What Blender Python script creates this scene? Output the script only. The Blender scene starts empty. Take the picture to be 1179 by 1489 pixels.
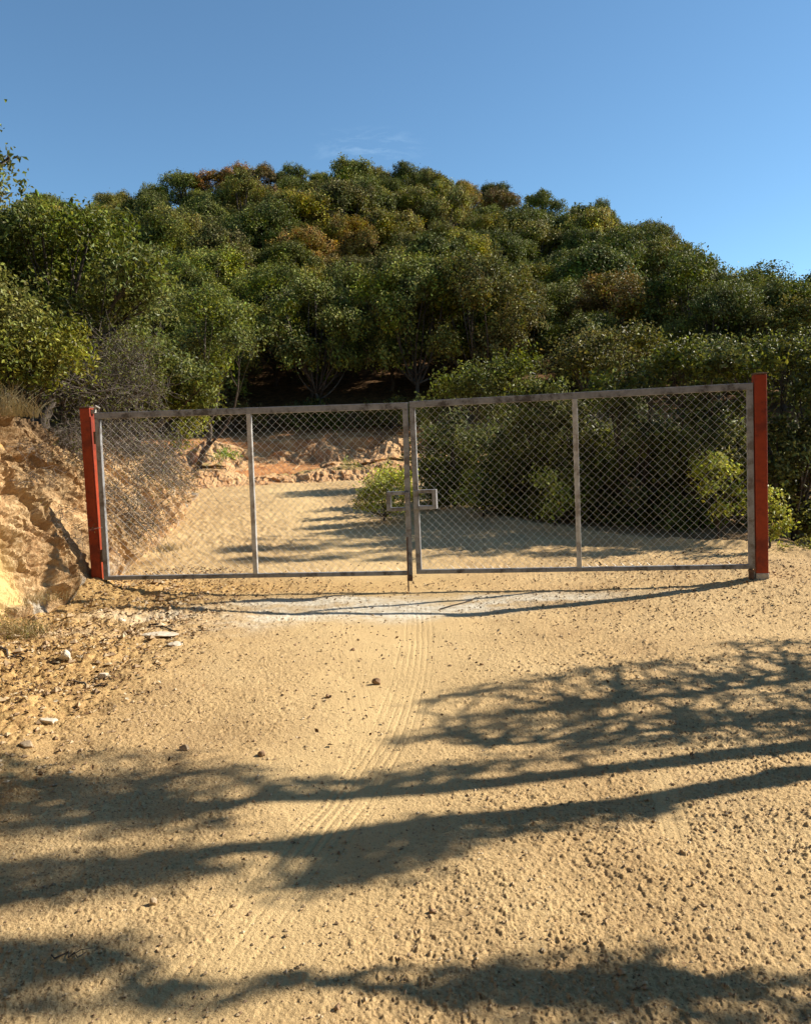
import bpy, math, random
import numpy as np
from mathutils import Vector, Matrix
rnd = random.Random(7)
R = math.radians
# ------------------------------------------------------------------ camera, world, sun
SC = bpy.context.scene
CZ = 1.55
PITCH, ROLL = R(-4.5), R(2.0)
cam = bpy.data.cameras.new('camera'); camo = bpy.data.objects.new('camera', cam); SC.collection.objects.link(camo)
cam.sensor_fit = 'HORIZONTAL'; cam.sensor_width = 36.0; cam.lens = 36.0*1180/1179
cam.clip_start = 0.05; cam.clip_end = 3000
camo.matrix_world = Matrix.Translation((0, 0, CZ)) @ Matrix.Rotation(math.pi/2+PITCH, 4, 'X') @ Matrix.Rotation(-ROLL, 4, 'Z')
SC.camera = camo
SUN_AZ, SUN_EL = R(12), R(34)          # azimuth measured from +X towards +Y
sdir = Vector((math.cos(SUN_AZ)*math.cos(SUN_EL), math.sin(SUN_AZ)*math.cos(SUN_EL), math.sin(SUN_EL)))
W = bpy.data.worlds.new('World'); SC.world = W; W.use_nodes = True
wn, wl = W.node_tree.nodes, W.node_tree.links
bg = wn['Background']; bg.inputs[1].default_value = 0.085
sky = wn.new('ShaderNodeTexSky'); sky.sky_type = 'NISHITA'; sky.sun_disc = False
sky.sun_elevation = SUN_EL; sky.sun_rotation = math.pi/2 - SUN_AZ
sky.altitude = 1900; sky.air_density = 1.0; sky.dust_density = 0.25; sky.ozone_density = 1.25
# thin wisps of cirrus, low over the hill
tc = wn.new('ShaderNodeTexCoord'); mp = wn.new('ShaderNodeMapping'); mp.inputs['Scale'].default_value = (14, 14, 60); mp.inputs['Rotation'].default_value = (0, R(-8), 0)
nz = wn.new('ShaderNodeTexNoise'); nz.inputs['Scale'].default_value = 1.6; nz.inputs['Detail'].default_value = 7; nz.inputs['Roughness'].default_value = .62; nz.inputs['Distortion'].default_value = .5
cr = wn.new('ShaderNodeValToRGB'); cr.color_ramp.elements[0].position = .50; cr.color_ramp.elements[1].position = .80
vs = wn.new('ShaderNodeVectorMath'); vs.operation = 'DISTANCE'; vs.inputs[1].default_value = (-.028, .941, .337)
vm = wn.new('ShaderNodeVectorMath'); vm.operation = 'MULTIPLY'; vm.inputs[1].default_value = (1, 1, 3.0)
vm2 = wn.new('ShaderNodeVectorMath'); vm2.operation = 'MULTIPLY'; vm2.inputs[0].default_value = (-.028, .941, .337); vm2.inputs[1].default_value = (1, 1, 3.0)
mr = wn.new('ShaderNodeMapRange'); mr.inputs[1].default_value = .0; mr.inputs[2].default_value = .075; mr.inputs[3].default_value = 1; mr.inputs[4].default_value = 0
mu = wn.new('ShaderNodeMath'); mu.operation = 'MULTIPLY'
mu2 = wn.new('ShaderNodeMath'); mu2.operation = 'MULTIPLY'; mu2.inputs[1].default_value = .3
mx = wn.new('ShaderNodeMixRGB'); mx.inputs[2].default_value = (5.6, 7.2, 8.6, 1)
wl.new(tc.outputs['Generated'], mp.inputs[0]); wl.new(mp.outputs[0], nz.inputs[0]); wl.new(nz.outputs[0], cr.inputs[0])
wl.new(tc.outputs['Generated'], vm.inputs[0]); wl.new(vm.outputs[0], vs.inputs[0]); wl.new(vm2.outputs[0], vs.inputs[1])
wl.new(vs.outputs['Value'], mr.inputs[0]); wl.new(cr.outputs[0], mu.inputs[0]); wl.new(mr.outputs[0], mu.inputs[1]); wl.new(mu.outputs[0], mu2.inputs[0])
tn = wn.new('ShaderNodeMixRGB'); tn.blend_type = 'MULTIPLY'; tn.inputs[0].default_value = 1; tn.inputs[2].default_value = (.80, 1.035, 1.07, 1); wl.new(sky.outputs[0], tn.inputs[1])
wl.new(mu2.outputs[0], mx.inputs[0]); wl.new(tn.outputs[0], mx.inputs[1]); wl.new(mx.outputs[0], bg.inputs[0])
sl = bpy.data.lights.new('sun', 'SUN'); sl.energy = 5.0; sl.angle = R(.53); sl.color = (1.0, .91, .77)
so = bpy.data.objects.new('sun', sl); SC.collection.objects.link(so); so.location = (20, 5, 20)
so.rotation_euler = sdir.to_track_quat('Z', 'Y').to_euler()
SC.view_settings.view_transform = 'Standard'; SC.view_settings.look = 'None'; SC.view_settings.gamma = 1
SC.view_settings.exposure = 0.95
SC.cycles.max_bounces = 6; SC.cycles.diffuse_bounces = 3; SC.cycles.transparent_max_bounces = 8; SC.cycles.glossy_bounces = 2; SC.cycles.transmission_bounces = 3

# ------------------------------------------------------------------ helpers
def vnoise2(x, y, seed=0):
    xi = np.floor(x).astype(np.int64); yi = np.floor(y).astype(np.int64)
    fx = x-xi; fy = y-yi; fx = fx*fx*(3-2*fx); fy = fy*fy*(3-2*fy)
    def h(a, b):
        n = (a*374761393 + b*668265263 + seed*1442695041) & 0xFFFFFFFF
        n = ((n ^ (n >> 13))*1274126177) & 0xFFFFFFFF
        return ((n ^ (n >> 16)) & 0xFFFF)/65535.0
    return (h(xi, yi)*(1-fx)+h(xi+1, yi)*fx)*(1-fy)+(h(xi, yi+1)*(1-fx)+h(xi+1, yi+1)*fx)*fy
def fbm(x, y, seed=0, octs=4, gain=.5):
    s = 0; a = 1; t = 0
    for i in range(octs):
        s = s+a*(vnoise2(x*2**i, y*2**i, seed+i*17)*2-1); t += a; a *= gain
    return s/t
def sstep(t):
    t = np.clip(t, 0, 1); return t*t*(3-2*t)
def add_mesh(name, verts, faces_flat, fsize, mat, parent=None, attrs=None, smooth=False):
    """verts (n,3); faces_flat flat int array of equal sized faces (or list of (array, size))"""
    me = bpy.data.meshes.new(name)
    blocks = faces_flat if isinstance(faces_flat, list) else [(faces_flat, fsize)]
    blocks = [(np.asarray(b).ravel(), s) for b, s in blocks if len(b)]
    loops = np.concatenate([b for b, s in blocks]); sizes = np.concatenate([np.full(len(b)//s, s) for b, s in blocks])
    me.vertices.add(len(verts)); me.vertices.foreach_set('co', np.asarray(verts, np.float32).ravel())
    me.loops.add(len(loops)); me.loops.foreach_set('vertex_index', loops.astype(np.int32))
    me.polygons.add(len(sizes))
    st = np.concatenate([[0], np.cumsum(sizes)[:-1]])
    me.polygons.foreach_set('loop_start', st.astype(np.int32))
    me.polygons.foreach_set('use_smooth', np.full(len(sizes), smooth))
    for k, v in (attrs or {}).items():
        a = me.attributes.new(k, 'FLOAT', 'POINT'); a.data.foreach_set('value', np.asarray(v, np.float32).ravel())
    me.update(calc_edges=True)
    if mat: me.materials.append(mat)
    o = bpy.data.objects.new(name, me); SC.collection.objects.link(o)
    if parent is not None: o.parent = parent
    return o
def grid_faces(nu, nv):
    i = np.arange(nu-1)[:, None]; j = np.arange(nv-1)[None, :]
    a = i*nv+j
    return np.stack([a, a+nv, a+nv+1, a+1], -1).reshape(-1)
def tag(o, label, cat, group=None):
    o['label'] = label; o['category'] = cat
    if group: o['group'] = group
    return o
def struct(o): o['kind'] = 'structure'; return o
def empty(name, loc=(0, 0, 0), rz=0):
    o = bpy.data.objects.new(name, None); SC.collection.objects.link(o); o.location = loc; o.rotation_euler = (0, 0, rz); o.empty_display_size = .2
    return o
class MB:
    def __init__(s): s.v = []; s.q = []; s.t = []; s.n = 0
    def box(s, x0, x1, y0, y1, z0, z1):
        v = [(x, y, z) for x in (x0, x1) for y in (y0, y1) for z in (z0, z1)]
        b = s.n; s.v += v; s.n += 8
        s.q += [[b+i for i in f] for f in ((0, 1, 3, 2), (4, 6, 7, 5), (0, 4, 5, 1), (2, 3, 7, 6), (0, 2, 6, 4), (1, 5, 7, 3))]
    def tube(s, pts, rad, k=6, cap=True):
        pts = np.asarray(pts, float); n = len(pts); rad = np.broadcast_to(rad, (n,))
        T = np.gradient(pts, axis=0); T /= np.linalg.norm(T, axis=1)[:, None]+1e-9
        ref = np.array([0, 0, 1.]) if abs(T[0, 2]) < .9 else np.array([1., 0, 0])
        A = np.cross(T, ref); A /= np.linalg.norm(A, axis=1)[:, None]+1e-9; B = np.cross(T, A)
        an = np.arange(k)*2*np.pi/k
        ring = pts[:, None]+rad[:, None, None]*(A[:, None]*np.cos(an)[None, :, None]+B[:, None]*np.sin(an)[None, :, None])
        b = s.n; s.v += [tuple(p) for p in ring.reshape(-1, 3)]; s.n += n*k
        for i in range(n-1):
            for j in range(k):
                j2 = (j+1) % k; s.q.append([b+i*k+j, b+i*k+j2, b+(i+1)*k+j2, b+(i+1)*k+j])
        if cap and k == 4:
            s.q.append([b+j for j in range(k)][::-1]); s.q.append([b+(n-1)*k+j for j in range(k)])
        elif cap and k > 4:
            for base, rev in ((b, 1), (b+(n-1)*k, 0)):
                for j in range(1, k-1):
                    f = [base, base+j, base+j+1]; s.t.append(f[::-1] if rev else f)
    def build(s, name, mat, parent=None, smooth=False, bevel=0):
        fl = []
        if s.q: fl.append((np.array(s.q), 4))
        if s.t: fl.append((np.array(s.t), 3))
        o = add_mesh(name, np.array(s.v), fl, 0, mat, parent, smooth=smooth)
        if bevel:
            m = o.modifiers.new('bevel', 'BEVEL'); m.width = bevel; m.segments = 2; m.limit_method = 'ANGLE'
        return o
def mat_new(name):
    m = bpy.data.materials.new(name); m.use_nodes = True; nt = m.node_tree; return m, nt.nodes, nt.links, nt.nodes['Principled BSDF']
def N(nodes, t, **kw):
    n = nodes.new(t)
    for k, v in kw.items():
        if k.startswith('i_'):
            key = k[2:]; n.inputs[int(key) if key.isdigit() else key.replace('_', ' ')].default_value = v
        else: setattr(n, k, v)
    return n
def ramp(nodes, stops):
    n = nodes.new('ShaderNodeValToRGB'); e = n.color_ramp.elements
    e[0].position, e[0].color = stops[0][0], (*stops[0][1], 1); e[1].position, e[1].color = stops[-1][0], (*stops[-1][1], 1)
    for p, c in stops[1:-1]:
        x = e.new(p); x.color = (*c, 1)
    return n
def ray(px, py):
    """direction through a pixel of the 1179x1489 photograph, scaled to y = 1"""
    a = px-589.5; b = py-744.5
    u = a*math.cos(ROLL)-b*math.sin(ROLL); v = a*math.sin(ROLL)+b*math.cos(ROLL)
    X = u/1180; Z = -v/1180; c, s = math.cos(PITCH), math.sin(PITCH)
    d = np.array([X, c-Z*s, s+Z*c]); return d/d[1]
def at(px, py, Y):
    d = ray(px, py)*Y; return np.array([d[0], Y, d[2]+CZ])
def pix(p):
    p = np.asarray(p, float)-np.array([0, 0, CZ]); c, s = math.cos(PITCH), math.sin(PITCH)
    y = p[1]*c+p[2]*s; z = -p[1]*s+p[2]*c; u = 1180*p[0]/y; v = -1180*z/y
    return 589.5+u*math.cos(ROLL)+v*math.sin(ROLL), 744.5-u*math.sin(ROLL)+v*math.cos(ROLL)

# ------------------------------------------------------------------ terrain
FX_Y = np.array([-40, 0, 3, 5, 6.0, 6.6, 7.2, 7.9, 9.2, 12.7, 16, 18.7, 24]); FX_X = np.array([-5.2, -4.8, -4.3, -3.8, -3.55, -3.4, -3.2, -3.02, -3.15, -3.5, -4.1, -4.8, -6.5])
def foot_x(y): return np.interp(y, FX_Y, FX_X)
def Hb(y): return np.interp(y, [-40, 3, 5, 8, 10, 16, 19], [2.2, 2.1, 2.0, 1.8, 1.5, 1.0, 1.0])
def foot_yf(x): return np.interp(x, [-20, -4.8, -3, 0, 3, 8, 14], [17.5, 18.6, 19.3, 19.7, 19.3, 20.0, 22])
def road(y): return np.where(y < 7.8, .025*y, .195+(np.minimum(y, 19.5)-7.8)*.053)
XR_Y = np.array([-40, 0, 8, 9.3, 9.7, 11.6, 13.4, 14.2, 17, 19, 20]); XR_X = np.array([5.5, 4.6, 4.4, 3.9, 2.6, 1.3, .7, .3, .8, 5, 12])
SK = np.array([(-260, 330), (-120, 312), (0, 300), (60, 280), (160, 288), (250, 270), (310, 250), (400, 247), (520, 236), (650, 247), (700, 268), (780, 292), (880, 308), (960, 330), (1010, 388), (1060, 402), (1110, 432), (1179, 446), (1320, 480), (1500, 500)], float)
_d = np.array([ray(*q) for q in SK]); SK_A = _d[:, 0]; SK_T = _d[:, 2]/np.hypot(_d[:, 0], 1)
def R_ridge(a): return np.interp(a, [-1.5, -.5, -.25, 0, .2, .35, .5, 1.5], [44, 48, 53, 54, 54, 51, 46, 40])
def zhill(r, a):
    Rr = R_ridge(a); zr = CZ+np.interp(a, SK_A, SK_T)*Rr-2.15
    t = (r-21.5)/(Rr-21.5)
    z = 1.9+(zr-1.9)*np.clip(t, 0, 1)**1.25
    return np.where(t > 1, zr-(t-1)*(Rr-21.5)*.45, z)
def base_z(x, y):
    x = np.asarray(x, float); y = np.asarray(y, float)
    zr = road(y); sd = foot_x(y)-x
    L = Hb(y)*sstep((sd-.35)/.75)+.13*np.maximum(sd-1.3, 0)
    L = np.where(sd > 6, L-.13*(sd-6)*.4, L)
    tt = y-foot_yf(x)
    F = .26*sstep((tt-.5)/.7)+.1*np.clip(tt-.8, 0, 1.3)+.62*sstep((tt-2.3)/.45)+.2*np.maximum(tt-2.8, 0)
    z = zr+np.maximum(L, F)
    xr = np.interp(y, XR_Y, XR_X)
    z = z-1.3*sstep((x-np.maximum(xr+.4, 4.3))/3)*sstep((17-y)/4)
    berm = .06*np.exp(-((x-xr-.25)/.3)**2)*sstep((y-7.8)/1)*sstep((16-y)/2)
    z = z+berm+.15*np.exp(-((x-3.6)/1.1)**2-((y-7.5)/.8)**2)+.13*np.exp(-((x+3.15)/.35)**2-((y-7.95)/.45)**2)
    r = np.hypot(x, y); a = np.where(y > .5, x/np.maximum(y, .5), np.sign(x)*9)
    far = zhill(r, np.clip(a, -1.5, 1.5)); far = np.maximum(far, -14)
    w = sstep((r-20.5)/4.5)*(y > 0)
    w = w*np.where(y > 0, sstep((y/np.maximum(r, .1))/.45), 0)
    return z*(1-w)+far*w+.5*fbm(x/6, y/6, 5, 2)*sstep((r-24)/10)
def hz(x, y): return float(base_z(np.array([x]), np.array([y]))[0])
# tyre tracks as photo pixels laid on the road plane
def gpt(px, py):
    d = ray(px, py); y = 5.
    for _ in range(30): y = float((road(np.array(y))-CZ)/d[2])
    return d[0]*y, y
TR = [([(604, 880), (606, 930), (600, 980), (577, 1050), (545, 1110), (500, 1170), (440, 1240), (380, 1320), (320, 1400), (245, 1489), (160, 1580)], .12, 6),
      ([(500, 905), (512, 980), (530, 1050), (520, 1110), (470, 1180), (370, 1280), (230, 1410), (120, 1500)], .09, 5),
      ([(740, 1489), (770, 1380), (775, 1330)], .05, 2), ([(985, 1210), (960, 1130)], .05, 2)]
_c = np.concatenate([np.linspace(-4, -.66, 60)[:-1], np.linspace(-.66, .66, 1150), np.linspace(.66, 4, 60)[1:]])
_y = [1.75]
while _y[-1] < 9.5: _y.append(_y[-1]+max(.0045, _y[-1]**2/(810*1.5)*.62))
while _y[-1] < 26: _y.append(_y[-1]+.05)
while _y[-1] < 75: _y.append(_y[-1]+.45)
while _y[-1] < 1500: _y.append(_y[-1]*1.12)
back = -np.geomspace(.06, 150, 40)+1.75
_y = np.concatenate([back[::-1], _y])
wy = np.where(_y > 1.5, _y+.0, 1.5+(1.5-_y)*1.0)
Y = np.repeat(_y[:, None], len(_c), 1); X = _c[None, :]*wy[:, None]
Z = base_z(X, Y)
near = (Y > .8) & (Y < 22) & (np.abs(X) < 16)
xn, yn = X[near], Y[near]
track = np.zeros(len(xn)); rib = np.zeros(len(xn))
for ti_, (pts, hw, nr) in enumerate(TR):
    P = np.array([gpt(*q) for q in pts]); best = np.full(len(xn), 9.); off = np.zeros(len(xn)); along = np.zeros(len(xn)); acc = 0
    P = np.stack([np.interp(np.linspace(0, 1, 30), np.linspace(0, 1, len(P)), P[:, k]) for k in (0, 1)], 1)
    bb = (xn > P[:, 0].min()-.5) & (xn < P[:, 0].max()+.5) & (yn > P[:, 1].min()-.5) & (yn < P[:, 1].max()+.5)
    xb, yb = xn[bb], yn[bb]; be = best[bb]; of = off[bb]; al = along[bb]
    for i in range(len(P)-1):
        d = P[i+1]-P[i]; Ln = np.hypot(*d)
        if Ln < 1e-4: continue
        d = d/Ln
        t = np.clip((xb-P[i, 0])*d[0]+(yb-P[i, 1])*d[1], 0, Ln)
        qx = xb-P[i, 0]-t*d[0]; qy = yb-P[i, 1]-t*d[1]; ds = np.hypot(qx, qy); m = ds < be
        be = np.where(m, ds, be); of = np.where(m, (d[0]*qy-d[1]*qx), of); al = np.where(m, acc+t, al); acc += Ln
    w = sstep((hw*1.25-be)/(hw*.35))
    pr = np.cos((of/(hw*2)+.03*fbm(al*3, of*8, 62+ti_, 2))*2*np.pi*nr)*(.55+.9*vnoise2(al*2.2, of*25, 63+ti_))
    tr = np.sin(al*2*np.pi/.035+np.abs(of)*40)*(np.abs(of) > hw*.55)
    worn = .5+.5*sstep(fbm(xb*2.2, yb*2.2, 61, 3)*2.4+.65)
    r_ = -w*worn*(1 if ti_ == 0 else .5)*(.0009+.0036*np.clip(pr, 0, 1)**2.5+.0011*tr)*(.8+.35*sstep((4.5-yb)/2))
    track[bb] = np.maximum(track[bb], w*worn); rib[bb] += r_
# smoother wheel-worn strip down the middle
cl = np.interp(yn, [1.5, 3, 5, 7, 9, 14, 18], [-.75, -.35, -.1, 0, -.3, -1.6, -2.6])
worn_strip = np.exp(-((xn-cl)/(.55+.35*fbm(yn*.8, xn*.8, 9, 2)))**2)
rough = 1-.80*np.maximum(track, worn_strip*.85)
leftside = sstep((-xn-1.15-.3*fbm(xn, yn, 8, 2))/1.3)*sstep((9-yn)/1)
rightside = sstep((xn-.4)/1.6)
rough = rough*(1+.5*leftside+.2*rightside)*(.75+.5*vnoise2(xn*1.3, yn*1.3, 71))
big = .022*fbm(xn*.9, yn*.9, 21, 3)+.010*fbm(xn*3.2, yn*3.2, 31, 2)
c1 = vnoise2(xn*27, yn*24, 41); c2 = vnoise2(xn*55+3, yn*48, 42); c3 = vnoise2(xn*105, yn*95+5, 43)
fade = sstep((10.5-yn)/3)
clod = (np.maximum(fbm(xn*24, yn*21, 47, 3)-.30, 0)*.011+np.maximum(fbm(xn*48, yn*42, 48, 3)-.12, 0)*.009+np.maximum(c3-.55, 0)*.006-.008*np.maximum(fbm(xn*34, yn*28, 49, 3)-.12, 0))*rough*(.55+.9*vnoise2(xn*6, yn*6, 46))
chip = .0034*fbm(xn*110, yn*110, 44, 2)*rough
lump = leftside*(.06*fbm(xn*3.5, yn*3.5, 51, 3)+.035*np.abs(fbm(xn*11, yn*10, 52, 3)))
rut = -.012*worn_strip*sstep((14-yn)/3)
Z[near] += (big+lump+rut)+(clod+chip)*(.25+.75*fade)+rib+(1-fade)*(.022*np.abs(fbm(xn*6, yn*5, 141, 3))+.016*fbm(xn*22, yn*13, 142, 2))*(.4+.6*rough)
at_track = np.zeros(X.shape); at_track[near] = np.maximum(track*.5, worn_strip)
at_chalk = np.zeros(X.shape)
yc = 7.02+.12*(xn+.3)*.9-.10*fbm(xn*.9, yn*.9, 81, 2)*2
ch = sstep(1.3-np.hypot((xn+.35)/2.6, (yn-yc)/.62)-.35*fbm(xn*1.5, yn*3, 84, 3))
ch = 1.1*ch*(.15+.85*sstep(.75+1.6*fbm(xn*2.6, yn*4.5, 82, 4)))*sstep((7.52-.12*xn-yn+.1*fbm(xn*3, yn*3, 83, 2))/.14)
at_chalk[near] = np.clip(ch, 0, 1)
at_lit = np.zeros(X.shape); at_lit[near] = np.clip(leftside+.6*sstep((yn-7.55+.13*xn)/.25)*sstep((8.6-yn)/.5)*sstep((1.5-xn)/2), 0, 1)
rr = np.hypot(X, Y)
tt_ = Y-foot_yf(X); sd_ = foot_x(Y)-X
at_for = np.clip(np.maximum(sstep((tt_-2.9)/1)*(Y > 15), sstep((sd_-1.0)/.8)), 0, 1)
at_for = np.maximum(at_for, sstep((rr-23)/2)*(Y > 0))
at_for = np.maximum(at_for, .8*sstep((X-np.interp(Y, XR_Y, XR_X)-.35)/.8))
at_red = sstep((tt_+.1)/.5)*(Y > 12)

def ground_material():
    m, n, l, p = mat_new('ground')
    tcx = N(n, 'ShaderNodeTexCoord'); P = tcx.outputs['Object']
    def noise(sc, det=5, ro=.6, dist=0):
        x = N(n, 'ShaderNodeTexNoise'); x.inputs['Scale'].default_value = sc; x.inputs['Detail'].default_value = det; x.inputs['Roughness'].default_value = ro; x.inputs['Distortion'].default_value = dist
        l.new(P, x.inputs[0]); return x.outputs[0]
    def attr(k): a = N(n, 'ShaderNodeAttribute', attribute_name=k); return a.outputs['Fac']
    def mix(f, a, b, mode='MIX'):
        x = N(n, 'ShaderNodeMixRGB', blend_type=mode)
        for s, v in ((0, f), (1, a), (2, b)):
            if isinstance(v, (int, float)): x.inputs[s].default_value = v
            elif isinstance(v, tuple): x.inputs[s].default_value = (*v, 1)
            else: l.new(v, x.inputs[s])
        return x.outputs[0]
    r1 = ramp(n, [(.30, (.33, .23, .125)), (.5, (.50, .375, .215)), (.70, (.64, .51, .315))]); l.new(noise(1.1, 6), r1.inputs[0])
    r2 = ramp(n, [(.3, (.36, .245, .13)), (.52, (.50, .37, .21)), (.8, (.66, .52, .33))]); l.new(noise(34, 5, .7), r2.inputs[0])
    c = mix(.5, r1.outputs[0], r2.outputs[0])
    gp = ramp(n, [(.46, (0, 0, 0)), (.66, (.32, .32, .32))]); l.new(noise(3.2, 6, .75), gp.inputs[0]); c = mix(gp.outputs[0], c, (.30, .215, .135))
    sp = ramp(n, [(.34, (1, 1, 1)), (.43, (0, 0, 0))]); l.new(noise(90, 3, .6), sp.inputs[0])
    c = mix(sp.outputs[0], c, (.20, .13, .075))
    spk = ramp(n, [(.68, (0, 0, 0)), (.76, (1, 1, 1))]); l.new(noise(60, 3, .5), spk.inputs[0])
    c = mix(spk.outputs[0], c, (.68, .58, .42))
    mu = N(n, 'ShaderNodeMath', operation='MULTIPLY', i_1=.62); l.new(attr('track'), mu.inputs[0])
    c = mix(mu.outputs[0], c, (.60, .465, .27))
    # orange crumbly soil and litter under the bank
    lr = ramp(n, [(.35, (.20, .10, .04)), (.5, (.42, .27, .11)), (.62, (.60, .44, .21)), (.75, (.30, .17, .08))]); l.new(noise(28, 4, .8), lr.inputs[0])
    mu = N(n, 'ShaderNodeMath', operation='MULTIPLY', i_1=.75); l.new(attr('litter'), mu.inputs[0])
    c = mix(mu.outputs[0], c, lr.outputs[0])
    cr_ = ramp(n, [(.34, (.42, .36, .27)), (.48, (.60, .56, .49)), (.66, (.70, .685, .64))]); l.new(noise(16, 5, .7), cr_.inputs[0])
    mu = N(n, 'ShaderNodeMath', operation='MULTIPLY', i_1=1.0); l.new(attr('chalk'), mu.inputs[0])
    c = mix(mu.outputs[0], c, cr_.outputs[0])
    rd = ramp(n, [(.3, (.22, .085, .04)), (.5, (.44, .22, .10)), (.7, (.52, .33, .17))]); l.new(noise(3, 5, .7), rd.inputs[0])
    c = mix(attr('red'), c, rd.outputs[0])
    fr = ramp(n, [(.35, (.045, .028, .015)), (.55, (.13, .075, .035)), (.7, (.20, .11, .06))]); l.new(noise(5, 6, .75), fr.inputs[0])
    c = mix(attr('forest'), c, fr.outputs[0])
    c = mix(1.0, c, (1.07, .99, .84), 'MULTIPLY')
    l.new(c, p.inputs['Base Color']); p.inputs['Roughness'].default_value = .95; p.inputs['Specular IOR Level'].default_value = .15
    b = N(n, 'ShaderNodeBump', i_Strength=1.0, i_Distance=.010); l.new(noise(110, 5, .7), b.inputs['Height']); l.new(b.outputs[0], p.inputs['Normal'])
    return m
M_ground = ground_material()
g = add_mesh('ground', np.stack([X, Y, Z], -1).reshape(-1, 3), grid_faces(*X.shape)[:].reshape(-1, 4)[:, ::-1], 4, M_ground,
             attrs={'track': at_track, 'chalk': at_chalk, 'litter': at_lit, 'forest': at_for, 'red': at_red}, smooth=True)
struct(g)

def worley(x, y, seed=0):
    xi = np.floor(x).astype(np.int64); yi = np.floor(y).astype(np.int64); f1 = np.full(x.shape, 9.); f2 = np.full(x.shape, 9.); cid = np.zeros(x.shape)
    for dx in (-1, 0, 1):
        for dy in (-1, 0, 1):
            a, b_ = xi+dx, yi+dy
            n_ = (a*374761393+b_*668265263+seed*974711) & 0xFFFFFFFF; n_ = ((n_ ^ (n_ >> 13))*1274126177) & 0xFFFFFFFF; n_ = n_ ^ (n_ >> 16)
            px_ = a+(n_ & 0xFFF)/4095.; py_ = b_+((n_ >> 12) & 0xFFF)/4095.; d = np.hypot(px_-x, py_-y); m = d < f1
            f2 = np.where(m, f1, np.minimum(f2, d)); cid = np.where(m, ((n_ >> 8) & 0xFF)/255., cid); f1 = np.where(m, d, f1)
    return f1, f2, cid
# ------------------------------------------------------------------ cut earth banks
def bank_material(name, stops, stops2, patch=None):
    m, n, l, p = mat_new(name)
    tcx = N(n, 'ShaderNodeTexCoord'); P = tcx.outputs['Object']
    a = N(n, 'ShaderNodeTexNoise'); a.inputs['Scale'].default_value = 1.9; a.inputs['Detail'].default_value = 8; a.inputs['Roughness'].default_value = .68; a.inputs['Distortion'].default_value = .8; l.new(P, a.inputs[0])
    b = N(n, 'ShaderNodeTexNoise'); b.inputs['Scale'].default_value = 17; b.inputs['Detail'].default_value = 6; b.inputs['Roughness'].default_value = .75; l.new(P, b.inputs[0])
    r1 = ramp(n, stops); r2 = ramp(n, stops2); l.new(a.outputs[0], r1.inputs[0]); l.new(b.outputs[0], r2.inputs[0])
    mx = N(n, 'ShaderNodeMixRGB', i_0=.5); l.new(r1.outputs[0], mx.inputs[1]); l.new(r2.outputs[0], mx.inputs[2])
    out = mx.outputs[0]
    for k, col, amt in patch or []:
        at_ = N(n, 'ShaderNodeAttribute', attribute_name=k); mm = N(n, 'ShaderNodeMath', operation='MULTIPLY', i_1=amt); l.new(at_.outputs['Fac'], mm.inputs[0])
        mx = N(n, 'ShaderNodeMixRGB'); mx.inputs[2].default_value = (*col, 1); l.new(mm.outputs[0], mx.inputs[0]); l.new(out, mx.inputs[1]); out = mx.outputs[0]
    l.new(out, p.inputs['Base Color']); p.inputs['Roughness'].default_value = .95; p.inputs['Specular IOR Level'].default_value = .12
    bp = N(n, 'ShaderNodeBump', i_Strength=1.0, i_Distance=.03); l.new(b.outputs[0], bp.inputs['Height']); l.new(bp.outputs[0], p.inputs['Normal'])
    return m
M_bank = bank_material('bank_earth', [(.28, (.13, .066, .032)), (.40, (.33, .185, .085)), (.53, (.51, .33, .16)), (.70, (.62, .47, .28))],
                       [(.30, (.12, .06, .03)), (.42, (.42, .25, .12)), (.55, (.58, .41, .22)), (.73, (.68, .56, .39))],
                       [('yellow', (.66, .47, .20), .85), ('grey', (.40, .37, .31), .8), ('soil', (.12, .075, .04), .85)])
def G(v, c, w): return np.exp(-((v-c)/w)**2)
ys = np.concatenate([np.arange(1.5, 5.2, .04), np.arange(5.2, 9.0, .0115), np.arange(9.0, 19.4, .035)])
ts = np.linspace(-.12, 1.35, 200)
S_, T_ = np.meshgrid(ys, ts, indexing='ij')
fx = foot_x(S_); H_ = Hb(S_)
tc_ = np.clip(T_, 0, 1)
offx = np.where(T_ < 0, T_*1.6, .08+.85*tc_**1.35)+np.where(T_ > 1, (T_-1)*3.2, 0)
hz_ = H_*tc_**.93+np.where(T_ > 1, .05-(T_-1)*.5, 0)+np.where(T_ < 0, T_*.6, 0)
env = sstep(T_/.12+.25)*sstep((1.35-T_)/.3)
env = env*(1-.75*G(S_, 7.95, .22)*sstep((.8-T_)/.3))
u = S_+.45*T_*H_        # strata lean
disp = .20*fbm(u*.9, T_*1.2+3, 101, 3)+.17*(1-2*np.abs(fbm(u*2.2, T_*1.3, 102, 3)))*.5+.075*fbm(u*6, T_*H_*5, 103, 4, .62)+.035*np.abs(fbm(u*18, T_*H_*16, 104, 3, .6))+.012*fbm(u*60, T_*H_*55, 105, 2)
wx_ = u+.12*fbm(u*5, T_*6, 130, 2); wy_ = T_*H_+.12*fbm(u*5+7, T_*6, 131, 2)
f1, f2, cid = worley(wx_*4.4, wy_*2.9, 5); disp += .17*(cid-.5)*sstep((f2-f1)/.12)-.06*(1-sstep((f2-f1)/.12))
f1, f2, cid = worley(wx_*12, wy_*8, 6); disp += .062*(cid-.5)*sstep((f2-f1)/.14)-.03*(1-sstep((f2-f1)/.15))
f1, f2, cid = worley(wx_*26, wy_*32, 8); disp += .020*(cid-.4)*sstep((f2-f1)/.25)
disp += .010*np.sin((T_*H_+.25*u+.1*fbm(u*3, T_*3, 133, 2))*2*np.pi/.075)*vnoise2(u*2, T_*5, 134)
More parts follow.
